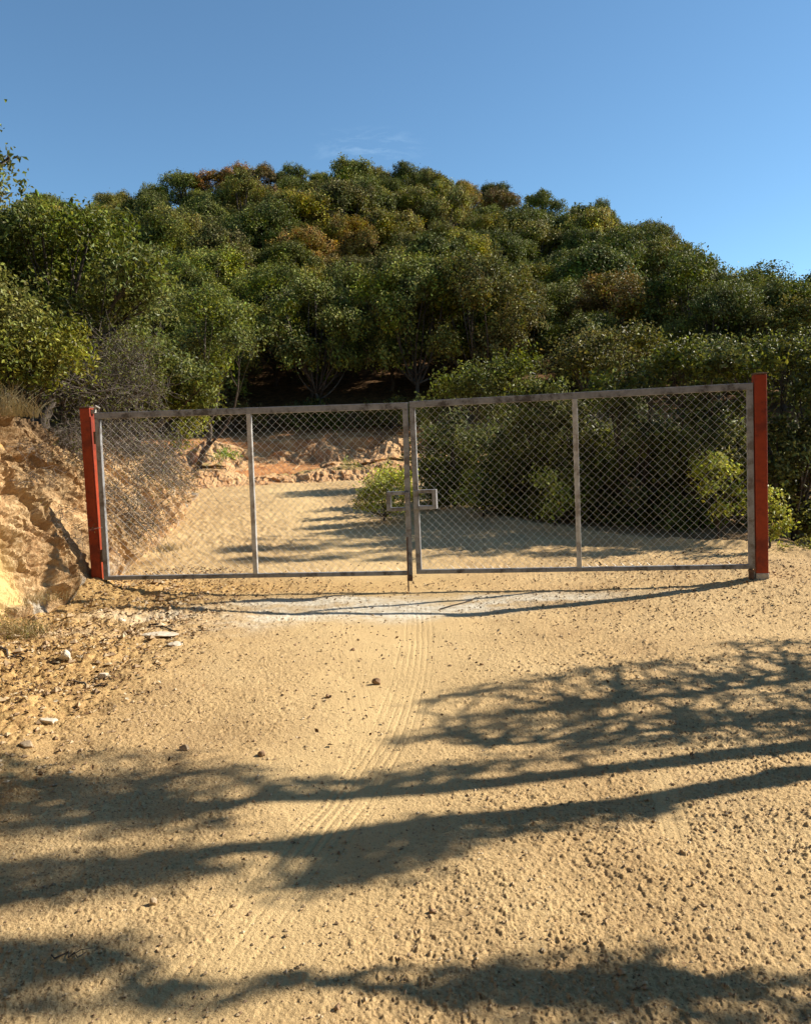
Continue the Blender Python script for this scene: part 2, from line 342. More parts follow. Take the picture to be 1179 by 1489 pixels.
crack = np.clip(1-(f2-f1)/.12, 0, 1)
yel = sstep((7.12+.12*fbm(S_*3, T_*3, 110, 2)-.25*(T_-.3)-S_)/.1)*sstep((S_-5.0)/.5)*sstep((.60+.18*fbm(S_*2.2, T_*2, 111, 3)-.25*(S_-6.6)-T_)/.07)*sstep((T_-.03)/.05)
disp = disp*(1-.78*yel)-.10*yel*np.sin(np.clip(T_, 0, .6)/.6*np.pi)
disp += .15*G(S_, 7.42+.15*T_, .17)*sstep((.92-T_)/.4)*(.7+.6*vnoise2(S_*5, T_*5, 112))   # buttress before the gate
disp -= .34*G(S_, 7.93, .13)*sstep((T_-.15)/.2)*sstep((1.02-T_)/.2)                        # dark gully behind it
disp += .18*G(S_, 8.35, .2)*sstep((.9-T_)/.4)
disp += .22*G(S_, 9.2+.3*T_, .3)*sstep((.7-T_)/.4)
Nx, Nz = .86, .40
PX = fx-offx+disp*env*Nx; PZ = road(S_)+hz_+disp*env*Nz-.02
PY = S_-.25*disp*env*0+.05*fbm(S_*4, T_*6, 106, 2)*env
grey = sstep((fbm(S_*2.3+9, T_*2.3, 115, 3)-.22)/.2)*sstep((.5-T_)/.2)
soil = sstep((T_-.86-.12*fbm(S_*2.5, T_, 116, 2))/.12)
soil = np.maximum(soil, .50*sstep((fbm(S_*4, T_*4, 117, 3)+.12)/.3)*sstep((S_-7.3)/.2)*sstep((9.2-S_)/.8)); soil = np.maximum(soil, .38*sstep((fbm(S_*2.2+5, T_*3.5, 118, 4)-.12)/.25)*(1-yel))
b = add_mesh('earth_bank', np.stack([PX, PY, PZ], -1).reshape(-1, 3), grid_faces(*S_.shape).reshape(-1, 4), 4, M_bank, attrs={'yellow': yel, 'grey': np.clip(grey, 0, 1), 'soil': soil}, smooth=False)
struct(b)
# the lower red bank across the bend
M_bank2 = bank_material('bank_red', [(.3, (.19, .085, .04)), (.45, (.42, .23, .11)), (.6, (.56, .37, .19)), (.75, (.62, .46, .27))],
                        [(.3, (.13, .06, .03)), (.45, (.38, .21, .10)), (.6, (.56, .38, .20)), (.75, (.62, .48, .29))], [('soil', (.10, .055, .03), .9), ('grass', (.19, .16, .055), .7)])
xs = np.concatenate([np.arange(-7.0, 1.5, .018), np.arange(1.5, 9, .06)]); ts = np.linspace(-.1, 1.2, 150)
S_, T_ = np.meshgrid(xs, ts, indexing='ij')
offy = np.interp(T_, [-.1, 0, .12, .3, .52, .60, .95, 1.05, 1.2], [-.4, -.1, .15, .55, 1.3, 1.8, 2.4, 2.9, 3.6])+.28*fbm(S_*.7, S_*0, 150, 2)*sstep((.7-T_)/.3)
topH = .54*(.80+.45*fbm(S_*1.1+2, S_*0, 120, 3)-.30*sstep((S_+2.1)/.6)+.20*sstep((S_+.8)/.6))
hh = np.interp(T_, [-.1, 0, .12, .3, .52], [-.12, 0, .10, .36, .50])*(.80+.55*fbm(S_*.9, S_*0+4, 151, 3))+topH*1.25*np.interp(T_, [.52, .60, .93, 1.05, 1.2], [0, .15, 1, 1.03, .8])
env = sstep((T_+.02)/.1)*sstep((1.15-T_)/.15)
low = sstep((.45-T_)/.1)
f1, f2, cid = worley(S_*4+.2*fbm(S_*5, T_*9, 140, 2), T_*9, 12)
d_ = (.10+.06*low)*fbm(S_*2.3, T_*4, 121, 3)+.16*(.45-np.abs(fbm(S_*1.3+4, T_*.6, 128, 2))*2.2)*(T_ > .5)*sstep((1.0-T_)/.2)+.12*(cid-.5)*sstep((f2-f1)/.2)+.11*(1-2*np.abs(fbm(S_*3.0, T_*3, 122, 3)))*(T_ > .5)+.07*np.abs(fbm(S_*9, T_*9, 123, 3))*(.5+low)+.02*fbm(S_*30, T_*25, 124, 2)
b2 = add_mesh('red_bank', np.stack([S_+.04*fbm(S_*6, T_*8, 126, 2), foot_yf(S_)+offy-d_*env*.9, .79+hh+d_*env*.35-.03], -1).reshape(-1, 3), grid_faces(*S_.shape).reshape(-1, 4), 4, M_bank2,
              attrs={'soil': sstep((T_-.97)/.05), 'grass': sstep((fbm(S_*3, T_*6, 127, 3)-.05)/.3)*sstep((T_-.28)/.08)*sstep((.62-T_)/.08)}, smooth=False)
struct(b2)

# ------------------------------------------------------------------ plant materials
def leaf_material(name, rough=.45, trans=.22, spec=.35, var=.5):
    m, n, l, p = mat_new(name)
    oi = N(n, 'ShaderNodeObjectInfo'); ge = N(n, 'ShaderNodeNewGeometry')
    gm = N(n, 'ShaderNodeMixRGB', blend_type='MULTIPLY', i_0=1.0); gm.inputs[2].default_value = (1.72, 1.58, .86, 1); l.new(oi.outputs['Color'], gm.inputs[1]); hsv = N(n, 'ShaderNodeHueSaturation'); l.new(gm.outputs[0], hsv.inputs['Color'])
    a = N(n, 'ShaderNodeMapRange', i_3=.462, i_4=.525); l.new(ge.outputs['Random Per Island'], a.inputs[0]); l.new(a.outputs[0], hsv.inputs['Hue'])
    mm = N(n, 'ShaderNodeMath', operation='MULTIPLY', i_1=7.31); l.new(ge.outputs['Random Per Island'], mm.inputs[0])
    fr = N(n, 'ShaderNodeMath', operation='FRACT'); l.new(mm.outputs[0], fr.inputs[0])
    v = N(n, 'ShaderNodeMapRange', i_3=1-var, i_4=1+var*1.1); l.new(fr.outputs[0], v.inputs[0]); l.new(v.outputs[0], hsv.inputs['Value'])
    ta = N(n, 'ShaderNodeAttribute', attribute_name='twig_tone'); tv = N(n, 'ShaderNodeMapRange', i_3=.45, i_4=1.75); l.new(ta.outputs['Fac'], tv.inputs[0]); vv = N(n, 'ShaderNodeMath', operation='MULTIPLY'); l.new(v.outputs[0], vv.inputs[0]); l.new(tv.outputs[0], vv.inputs[1]); l.new(vv.outputs[0], hsv.inputs['Value'])
    no = N(n, 'ShaderNodeTexNoise', i_Scale=.9, i_Detail=3); tcx = N(n, 'ShaderNodeTexCoord'); l.new(tcx.outputs['Object'], no.inputs[0])
    w = N(n, 'ShaderNodeMapRange', i_1=.35, i_2=.65, i_3=.85, i_4=1.12); l.new(no.outputs[0], w.inputs[0]); l.new(w.outputs[0], hsv.inputs['Saturation'])
    n2 = N(n, 'ShaderNodeTexNoise', i_Scale=1.7, i_Detail=2); l.new(tcx.outputs['Object'], n2.inputs[0]); w2 = N(n, 'ShaderNodeMapRange', i_1=.42, i_2=.62, i_3=0, i_4=.6); l.new(n2.outputs[0], w2.inputs[0]); g2 = N(n, 'ShaderNodeMixRGB'); g2.inputs[2].default_value = (.085, .105, .020, 1); l.new(w2.outputs[0], g2.inputs[0]); l.new(gm.outputs[0], g2.inputs[1]); l.new(g2.outputs[0], hsv.inputs['Color'])
    l.new(hsv.outputs[0], p.inputs['Base Color']); p.inputs['Roughness'].default_value = rough; p.inputs['Specular IOR Level'].default_value = spec
    tr = N(n, 'ShaderNodeBsdfTranslucent'); h2 = N(n, 'ShaderNodeHueSaturation', i_Hue=.485, i_Value=1.25); l.new(hsv.outputs[0], h2.inputs['Color']); l.new(h2.outputs[0], tr.inputs[0])
    ms = N(n, 'ShaderNodeMixShader', i_0=trans); l.new(p.outputs[0], ms.inputs[1]); l.new(tr.outputs[0], ms.inputs[2])
    l.new(ms.outputs[0], n['Material Output'].inputs[0]); return m
M_leaf = leaf_material('leaf_near', .5, .32, .26, .5)
M_leaf_far = leaf_material('leaf_far', .6, .16, .25, .45)
def bark_material(name, c0, c1, sc=14):
    m, n, l, p = mat_new(name); tcx = N(n, 'ShaderNodeTexCoord'); mp = N(n, 'ShaderNodeMapping'); mp.inputs['Scale'].default_value = (1, 1, .25)
    no = N(n, 'ShaderNodeTexNoise', i_Scale=sc, i_Detail=6, i_Roughness=.7); l.new(tcx.outputs['Object'], mp.inputs[0]); l.new(mp.outputs[0], no.inputs[0])
    r = ramp(n, [(.35, c0), (.65, c1)]); l.new(no.outputs[0], r.inputs[0]); l.new(r.outputs[0], p.inputs['Base Color']); p.inputs['Roughness'].default_value = .9; p.inputs['Specular IOR Level'].default_value = .2
    bp = N(n, 'ShaderNodeBump', i_Strength=.7, i_Distance=.02); l.new(no.outputs[0], bp.inputs['Height']); l.new(bp.outputs[0], p.inputs['Normal']); return m
M_bark = bark_material('bark', (.035, .027, .02), (.105, .085, .068))
M_bark_pale = bark_material('bark_pale', (.16, .14, .11), (.36, .33, .28))
M_twig = bark_material('twig', (.075, .058, .045), (.18, .15, .125), 30)
M_straw = bark_material('straw', (.30, .24, .12), (.50, .42, .24), 20)

def leaf_quads(C, Nn, size, rng, asp=.55):
    n = len(C); t = rng.normal(size=(n, 3)); t -= (t*Nn).sum(1)[:, None]*Nn; t /= np.linalg.norm(t, axis=1)[:, None]+1e-9
    bt = np.cross(Nn, t); L = (size*.5)[:, None]; Wd = L*asp; f = Nn*L*.28
    v = np.stack([C-t*L, C+bt*Wd+f-t*L*.1, C+t*L, C-bt*Wd+f-t*L*.1], 1)
    return v.reshape(-1, 3)
def crown_verts(lobes, per_m2, lsize, rng, twig=.09, k=9, up=.25, rand=.95, squash=.85, shell=.35):
    Cs, Ns, Tv = [], [], []
    for c, r in lobes:
        c = np.array(c, float); nt = max(4, int(4*np.pi*r*r*per_m2/k))
        d = rng.normal(size=(nt, 3)); d /= np.linalg.norm(d, axis=1)[:, None]
        d[:, 2] = np.where(d[:, 2] < -.55, -d[:, 2]*.6, d[:, 2]); d /= np.linalg.norm(d, axis=1)[:, None]
        ph = rng.uniform(0, 6.28, 6)
        lump = 1+.24*np.sin(d[:, 0]*5+ph[0])*np.sin(d[:, 1]*5+ph[1])+.18*np.sin(d[:, 2]*8+ph[2]+d[:, 0]*6)+.12*np.sin(d[:, 1]*13+ph[3])*np.sin(d[:, 0]*12+ph[4])
        rad = r*lump*rng.uniform(0, 1, nt)**shell
        q = c+d*rad[:, None]*np.array([1, 1, squash])
        kk = rng.poisson(k, nt)+1
        idx = np.repeat(np.arange(nt), kk)
        p = q[idx]+rng.normal(size=(len(idx), 3))*twig
        nn = d[idx]*.55+np.array([0, 0, up])+rng.normal(size=(len(idx), 3))*rand
        nn /= np.linalg.norm(nn, axis=1)[:, None]+1e-9
        Cs.append(p); Ns.append(nn); Tv.append(np.repeat(rng.uniform(0, 1, nt), kk))
    C = np.concatenate(Cs); Nn = np.concatenate(Ns)
    return leaf_quads(C, Nn, lsize*rng.uniform(.6, 1.35, len(C)), rng), {'twig_tone': np.repeat(np.concatenate(Tv), 4)}
def limb_mb(base, lobes, r0, rng, fork=.4, twigs=5, lean=(0, 0)):
    mb = MB(); base = np.array(base, float); cen = np.mean([l[0] for l in lobes], 0)
    fk = base+(cen-base)*fork+np.array([lean[0], lean[1], 0])
    n = 7; t = np.linspace(0, 1, n)[:, None]; wob = rng.normal(size=(n, 3))*.035*np.linalg.norm(fk-base); wob[0] = 0
    stem = base*(1-t)+fk*t+wob; stem[0] -= np.array([0, 0, .15])
    mb.tube(stem, np.linspace(r0*1.15, r0*.75, n), 7)
    for c, r in lobes:
        c = np.array(c, float); s0 = stem[-1-rng.integers(0, 3)]; n = 7; t = np.linspace(0, 1, n)[:, None]
        mid = (s0+c)/2+np.array([0, 0, -.12*np.linalg.norm(c-s0)])+rng.normal(size=3)*.08*np.linalg.norm(c-s0)
        cv = (1-t)**2*s0+2*t*(1-t)*mid+t*t*c
        mb.tube(cv, np.linspace(r0*.5, r0*.16, n), 5)
        for _ in range(twigs):
            d = rng.normal(size=3); d /= np.linalg.norm(d); d[2] = abs(d[2])*.6-.1
            s1 = cv[3+rng.integers(0, 4)]; e = c+d*r*.85; n2 = 5; t2 = np.linspace(0, 1, n2)[:, None]
            cc = s1*(1-t2)+e*t2+rng.normal(size=(n2, 3))*.05*r; cc[0] = s1
            mb.tube(cc, np.linspace(r0*.15, r0*.04, n2), 4)
    return mb
def plant(name, root_loc, lobes_local, label, cat, color, per_m2, lsize, seed, r0=.06, group=None, mat=None, bark=None, crown_name='crown', trunk_name='trunk', **kw):
    rng = np.random.default_rng(seed); root = empty(name, tuple(float(v) for v in root_loc))
    lk = {k: kw.pop(k) for k in ('fork', 'twigs', 'lean') if k in kw}
    v, at_ = crown_verts(lobes_local, per_m2, lsize, rng, **kw)
    cr_ = add_mesh(crown_name, v, np.arange(len(v)), 4, mat or M_leaf, root, at_); cr_.color = (*color, 1)
    limb_mb((0, 0, 0), lobes_local, r0, rng, **lk).build(trunk_name, bark or M_bark, root, smooth=True)
    tag(root, label, cat, group); return root
# ------------------------------------------------------------------ oaks on the hillside
def proto(seed, hgt, rad, nl, per_m2, lsize, trunk_z, r0=.09, pale=False, mat=None, k=9, twig=.11):
    rng = np.random.default_rng(seed); lobes = []
    for i in range(nl):
        a = i*2.4+rng.uniform(-.4, .4); q = math.sqrt((i+.5)/nl)
        zz = trunk_z+(hgt-trunk_z)*(.30+.52*math.sqrt(max(0, 1-q*q*.85)))+rng.uniform(-.25, .2)
        if i % 3 == 2: zz = trunk_z+(hgt-trunk_z)*rng.uniform(.2, .42)
        rr_ = rad*rng.uniform(.20, .40)
        lobes.append(((math.cos(a)*q*rad*.8, math.sin(a)*q*rad*.8, zz), rr_))
    v, at_ = crown_verts(lobes, per_m2, lsize, rng, twig=twig, k=k, rand=.62, up=.3, squash=.95)
    root = empty('oak_tree', (0, 0, -60)); c = add_mesh('crown', v, np.arange(len(v)), 4, mat or M_leaf_far, root, at_)
    t = limb_mb((0, 0, 0), lobes, r0, rng, twigs=2, fork=.35).build('trunk', M_bark_pale if pale else M_bark, root, smooth=True)
    return root
far_p = [proto(200+i, 3.3, 1.7, 17+(i % 4)*3, 260, .098, .4, k=14, twig=.085) for i in range(8)]
mid_p = [proto(230+i, 3.7, 1.55, 19+i % 3, 340, .078, .7, .06, pale=False, k=14, twig=.075) for i in range(5)]
used = set()
def copy_tree(p):
    if p.name not in used: used.add(p.name); return p
    o = p.copy(); SC.collection.objects.link(o)
    for ch in p.children:
        c = ch.copy(); SC.collection.objects.link(c); c.parent = o
    return o
GREENS = [('dark green', (.046, .062, .018)), ('deep green', (.056, .074, .020)), ('olive green', (.092, .098, .024)), ('mid green', (.072, .090, .022)), ('yellowish green', (.120, .122, .026)), ('dull green', (.070, .074, .028))]
SPOTS = [((372, 258), 36, 'rusty brown', (.072, .055, .026)), ((330, 262), 22, 'brownish', (.15, .095, .040)), ((480, 350), 42, 'golden ochre', (.105, .088, .024)), ((535, 360), 20, 'golden ochre', (.115, .093, .024)), ((450, 345), 30, 'tawny green', (.15, .115, .035)),
         ((740, 300), 26, 'rusty brown', (.072, .055, .026)), ((680, 285), 24, 'tawny green', (.14, .12, .03)), ((1000, 415), 36, 'reddish brown', (.064, .050, .024)), ((905, 478), 40, 'orange ochre', (.098, .077, .025)), ((850, 445), 36, 'tawny green', (.13, .115, .028)),
         ((545, 250), 22, 'yellowish green', (.13, .135, .027)), ((655, 390), 24, 'yellowish green', (.13, .14, .024)), ((1085, 405), 26, 'tawny green', (.12, .11, .028)), ((330, 440), 50, 'yellowish green', (.095, .12, .026)), ((955, 322), 20, 'dark green', (.035, .055, .02))]
trees = []
prng = np.random.default_rng(11)
for kband, (ra, rb, sp, n_try) in enumerate([(23.8, 29.5, 1.7, 1100), (29.5, 38, 1.85, 2000), (38, 60, 1.82, 9000)]):
    for _ in range(n_try):
        r = prng.uniform(ra, rb); a = prng.uniform(-.66, .66) if r > 28 else prng.uniform(-.62, .66)
        if r > R_ridge(a)+.6: continue
        x = r*a/math.hypot(a, 1); y = r/math.hypot(a, 1)
        if any((x-t[0])**2+(y-t[1])**2 < sp*sp for t in trees): continue
        if r < 30 and -.235 < a < -.16 and r < 25.5: continue
        trees.append((x, y, r, a))
for a in np.arange(-.58, .6, .036):
    r = float(R_ridge(a))+prng.uniform(-.6, .9); aa = a+prng.uniform(-.008, .008); x, y = r*aa/math.hypot(aa, 1), r/math.hypot(aa, 1)
    if all((x-t[0])**2+(y-t[1])**2 > 1.5**2 for t in trees): trees.append((x, y, r, aa))
band_names = ['along the hill foot', 'just above the hill foot', 'across the lower slope', 'on the lower mid-slope', 'on the middle slope', 'on the upper mid-slope', 'across the upper slope', 'just below the hill crest', 'on the skyline']
ORD = 'first second third fourth fifth sixth seventh eighth ninth tenth eleventh twelfth thirteenth fourteenth fifteenth sixteenth seventeenth eighteenth nineteenth twentieth'.split()
def ordn(i): return ORD[i] if i < 20 else ('twenty-'+ORD[i-20] if i < 29 else 'thirtieth' if i == 29 else 'thirty-'+ORD[i-30] if i < 39 else 'fortieth' if i == 39 else 'forty-'+ORD[i-40])
bands = {}
for x, y, r, a in trees:
    t = (r-23.8)/(R_ridge(a)-23.8); bands.setdefault(min(8, max(0, int(t*9))), []).append((a, x, y, r))
for bnd, L in sorted(bands.items()):
    L.sort()
    for i, (a, x, y, r) in enumerate(L):
        mid = r < 31
        o = copy_tree(mid_p[prng.integers(0, 5)] if mid else far_p[prng.integers(0, 8)])
        s = prng.choice([prng.uniform(.62, .85), prng.uniform(.85, 1.15)]) if r > 31 else prng.uniform(.85, 1.12)
        if bnd >= 7: s = prng.uniform(.66, .82)
        z = hz(x, y)
        o.location = (x, y, z-.1); o.rotation_euler = (0, 0, prng.uniform(0, 6.28)); o.scale = (s*prng.uniform(.82, 1.25), s*prng.uniform(.82, 1.25), s*prng.uniform(.85, 1.2))
        px, py = pix((x, y, z+2.3*s))
        k = int(prng.choice(6, p=[.22, .2, .2, .17, .11, .10])); nm, col = GREENS[k]
        if bnd <= 1: nm, col = GREENS[int(prng.choice([0, 1, 3, 5]))]
        for (sx, sy), sr, n2, c2 in SPOTS:
            if math.hypot(px-sx, py-sy) < sr: nm, col = n2, c2
        for ch in o.children:
            if ch.name.startswith('crown'): ch.color = tuple(float(v) for v in np.array(col)*np.array([1.18, 1.08, .9])*prng.uniform(.85, 1.3))+(1,)
        tag(o, f'{nm} oak, {ordn(i)} from the earth bank side {band_names[bnd]}', 'tree', 'oaks covering the hillside')
print('TREES', len(trees))

# ------------------------------------------------------------------ nearer trees and shrubs
def PL(name, pxs, Y, label, cat, color, per, ls, seed, base=None, dy=.5, **kw):
    """pxs: lobes given as (px, py, radius_m[, dY]) in the photograph at depth Y"""
    rng = np.random.default_rng(seed+999); lob = []
    for q in pxs:
        yy = Y+(q[3] if len(q) > 3 else rng.uniform(-dy, dy)); lob.append((at(q[0], q[1], yy), q[2]))
    bx, by = base if base else (float(np.mean([l[0][0] for l in lob])), Y+.1)
    bz = hz(bx, by)-.05; o = np.array([bx, by, bz])
    return plant(name, o, [(l[0]-o, l[1]) for l in lob], label, cat, color, per, ls, seed, **kw)
# big oak on the bank, several lobes
PL('oak_tree', [(95, 375, .55), (60, 335, .45), (150, 360, .5), (190, 400, .45), (120, 430, .55), (205, 440, .38), (170, 475, .4), (90, 460, .5), (30, 380, .5), (215, 410, .3), (130, 340, .35), (60, 420, .5), (-50, 400, .6), (-40, 470, .6), (20, 335, .35)], 10.6,
   'leafy green oak with glossy leaves standing on top of the earth bank', 'tree', (.066, .086, .020), 560, .066, 301, base=(-4.7, 10.6), r0=.09, k=12, twig=.07, dy=.6)
PL('oak_shrub', [(15, 465, .38), (50, 500, .36), (85, 520, .33), (10, 520, .42), (45, 545, .34), (-40, 500, .45), (90, 485, .25), (-30, 430, .4)], 8.9,
   'bright yellow-green oak shrub above the dry grass on the bank', 'shrub', (.100, .112, .023), 800, .055, 302, r0=.05, k=8, twig=.06, dy=.35)
PL('oak_shrub', [(240, 545, .5), (275, 560, .45), (215, 520, .45), (290, 585, .35), (255, 590, .45), (200, 560, .45), (300, 555, .28)], 13.5,
   'rounded green shrub rising over the bank behind the bare brush', 'shrub', (.066, .085, .02), 500, .07, 303, base=(-4.7, 13.9), r0=.06, k=9, twig=.08)
PL('oak_shrub', [(275, 625, .22), (262, 645, .18), (285, 610, .2)], 14.5, 'small olive shrub behind the gate above the bend of the road', 'shrub', (.115, .13, .03), 500, .06, 304, base=(-4.75, 14.9), r0=.03)
PL('oak_tree', [(300, 450, .6), (330, 470, .6), (290, 500, .5), (345, 500, .5), (310, 530, .45)], 19, 'round-crowned green oak just past the bank, below the hillside oaks', 'tree', (.068, .090, .022), 330, .08, 305, base=(-4.9, 19.6), r0=.07, k=9, twig=.09)
# overhanging branch tree beside the photo's edge
PL('oak_tree', [(-45, 235, .20, 0), (-8, 240, .11, 0), (12, 230, .07, 0), (-80, 205, .32, .1), (-120, 230, .6, 0), (-160, 120, .7, .3), (-220, 200, .8, 0), (-16, 190, .06, 0), (-60, 285, .25, 0), (-200, 320, .7, .5), (-8, 285, .10, 0), (-260, 60, .7, 0)], 7.6,
   'oak on the bank reaching one leafy twig into the sky above', 'tree', (.085, .105, .035), 650, .055, 306, base=(-6.2, 7.9), r0=.09, k=6, twig=.05)
# right-hand thicket, each shrub by itself
PL('oak_shrub', [(425, 612, .5), (455, 600, .5), (445, 628, .4), (480, 615, .45)], 23.2, 'dark low shrub added as shadow on the rim over the gap in the red bank', 'shrub', (.030, .040, .014), 300, .08, 350, r0=.05, k=12, twig=.08)  # near-black leaves put the rim's shadow into an added shrub
PL('oak_shrub', [(540, 610, .5), (575, 600, .5), (600, 615, .45), (560, 628, .35)], 23, 'dark shrub on the red bank rim behind the meeting stiles', 'shrub', (.038, .046, .016), 300, .08, 351, r0=.05, k=12, twig=.08)
PL('oak_shrub', [(345, 600, .4), (320, 612, .4), (300, 600, .4), (370, 606, .35)], 22.6, 'dark brownish shrub on the bank rim above the small green clump', 'shrub', (.045, .042, .018), 260, .08, 352, r0=.05, k=12, twig=.08)
RT = [('oak_shrub', [(655, 640, .42), (640, 680, .35), (672, 700, .38), (630, 715, .25), (690, 660, .35), (668, 610, .3)], 13.6, 'low dense shrub beside the bend, behind the gate meeting stiles', (.060, .076, .02), 310),
      ('oak_shrub', [(720, 650, .45), (755, 620, .45), (740, 690, .42), (775, 665, .4), (712, 720, .3), (758, 735, .3)], 12.4, 'broad shrub behind the inner panel of the wide gate leaf', (.062, .080, .02), 311),
      ('oak_tree', [(790, 560, .55), (835, 575, .5), (805, 620, .5), (850, 640, .5), (830, 700, .45), (790, 740, .3), (865, 745, .35), (775, 590, .4)], 11.8, 'bushy olive oak right behind the gate mullion with pale leaf tips', (.070, .082, .022), 312),
      ('oak_tree', [(885, 545, .5), (930, 560, .5), (905, 610, .5), (950, 640, .45), (900, 690, .45), (945, 730, .4), (880, 740, .35), (915, 765, .25)], 11.2, 'dense dark oak thicket tree filling the last gate panel', (.046, .060, .018), 313),
      ('oak_tree', [(985, 530, .45), (1030, 535, .45), (1010, 590, .45), (1050, 620, .42), (1000, 660, .4), (1040, 700, .4), (990, 740, .35), (1030, 760, .25)], 10.9, 'dark leafy oak beside the red post on the ravine side', (.052, .066, .018), 314),
      ('oak_tree', [(1085, 525, .42), (1135, 520, .42), (1170, 560, .45), (1110, 590, .4), (1150, 640, .42), (1120, 680, .35), (1175, 700, .4), (1215, 600, .5), (1200, 750, .4), (1230, 520, .5)], 10.6, 'olive oak with glinting leaves standing outside the red post', (.066, .078, .021), 315)]
for nm, lb, Y0, lab, col, sd in RT:
    _r = random.Random(sd); lb = [(q[0]+_r.uniform(-14, 14), q[1]+(_r.uniform(-4, 30) if q[1] < 600 else _r.uniform(-10, 10)), q[2]*_r.uniform(.55, .95)) for q in lb]+[(q[0]+_r.uniform(-32, 32), q[1]+_r.uniform(5, 45), q[2]*_r.uniform(.4, .7)) for q in lb]
    _xs = [q[0] for q in lb]; lb = lb+[(xq, 715+(i_ % 2)*30+(Y0 < 11.5)*18, .36, (.15 if i_ % 2 else .8)) for i_, xq in enumerate(np.linspace(min(_xs)+12, max(_xs)-5, 5))]+[(xq, 690, .38, .5) for xq in np.linspace(min(_xs), max(_xs), 4)]+[(xq, 650, .42, .9) for xq in np.linspace(min(_xs), max(_xs), 3)]
    PL(nm, lb, Y0, lab, 'tree' if nm == 'oak_tree' else 'shrub', col, 430, .068, sd, r0=.05, k=13, twig=.065, dy=.35)
PL('oak_tree', [(1000, 522, .45), (1050, 515, .4), (960, 535, .4), (1110, 512, .4), (1160, 525, .45), (1190, 500, .35), (1030, 545, .5), (1090, 545, .5)], 15.5, 'low olive oak crown between the thicket and the hill', 'tree', (.055, .068, .02), 400, .07, 320, r0=.06)
PL('oak_tree', [(700, 560, .55), (750, 545, .6), (660, 570, .5), (720, 600, .5), (620, 600, .35)], 17.5, 'pale-tipped green oak at the hill foot behind the thicket', 'tree', (.055, .072, .019), 380, .075, 321, r0=.06)
PL('oak_tree', [(870, 510, .6), (930, 505, .55), (830, 530, .5), (890, 540, .5)], 16.5, 'olive-brown oak crown over the thicket below the ochre oaks', 'tree', (.07, .07, .022), 400, .075, 322, r0=.06)
YG = (.19, .23, .035)
PL('leafy_bush', [(1040, 672, .15), (1018, 685, .12), (1058, 690, .13), (1030, 712, .13), (1068, 715, .12), (1050, 740, .12), (1080, 735, .1)], 9.5, 'bright yellow-green bush sunlit just inside the ravine-side post', 'bush', YG, 900, .05, 330, r0=.018, k=7, twig=.04, dy=.1)
PL('leafy_bush', [(1122, 720, .1), (1130, 745, .11), (1112, 755, .08), (1140, 765, .09), (1118, 735, .08), (1125, 780, .1)], 8.9, 'bright yellow-green sprig bush outside the red post', 'bush', (.17, .20, .035), 900, .045, 331, r0=.015, k=7, twig=.035, dy=.1)
PL('leafy_bush', [(1160, 805, .13), (1175, 800, .13), (1140, 800, .1), (1190, 815, .15)], 8.9, 'low dull bush at the edge where the road shoulder drops off', 'bush', (.12, .13, .04), 800, .035, 332, r0=.012, k=7, twig=.04, dy=.1)
PL('leafy_bush', [(690, 700, .2), (715, 715, .18), (700, 735, .17), (735, 730, .15), (670, 725, .16)], 12.2, 'mid green bush with lit tips low behind the latch', 'bush', (.17, .20, .04), 700, .05, 333, r0=.02, k=7, twig=.05, dy=.15)
PL('leafy_bush', [(792, 700, .17), (812, 720, .17), (800, 745, .14), (830, 735, .14)], 10.9, 'olive bush low behind the gate mullion beside the road', 'bush', (.16, .19, .04), 700, .045, 334, r0=.02, k=7, twig=.05, dy=.15)
PL('leafy_bush', [(566, 697, .24), (548, 708, .22), (584, 704, .24), (558, 725, .22), (530, 722, .16), (595, 722, .2), (542, 738, .14), (572, 742, .18), (520, 735, .1)], 12.3, 'feathery yellow-green bush growing by itself beside the bend', 'bush', (.21, .25, .042), 1100, .042, 335, r0=.02, k=8, twig=.04, dy=.12)
PL('leafy_bush', [(327, 660, .16), (342, 664, .14), (315, 668, .12)], 19.6, 'small bright green clump on the red bank terrace', 'bush', (.11, .20, .03), 700, .045, 336, r0=.012, k=8, twig=.05, dy=.1)
PL('leafy_bush', [(505, 672, .12), (518, 676, .1)], 20.3, 'tiny green tuft on the terrace below the red bank rim', 'bush', (.12, .15, .04), 600, .04, 337, r0=.01, k=8, twig=.05, dy=.1)
PL('leafy_bush', [(20, 912, .09), (40, 925, .08), (0, 905, .09), (50, 908, .06)], 6.35, 'low scrubby grey-green bush at the foot of the yellow face', 'bush', (.13, .12, .05), 900, .022, 338, r0=.006, k=9, twig=.03, dy=.08, mat=M_leaf)
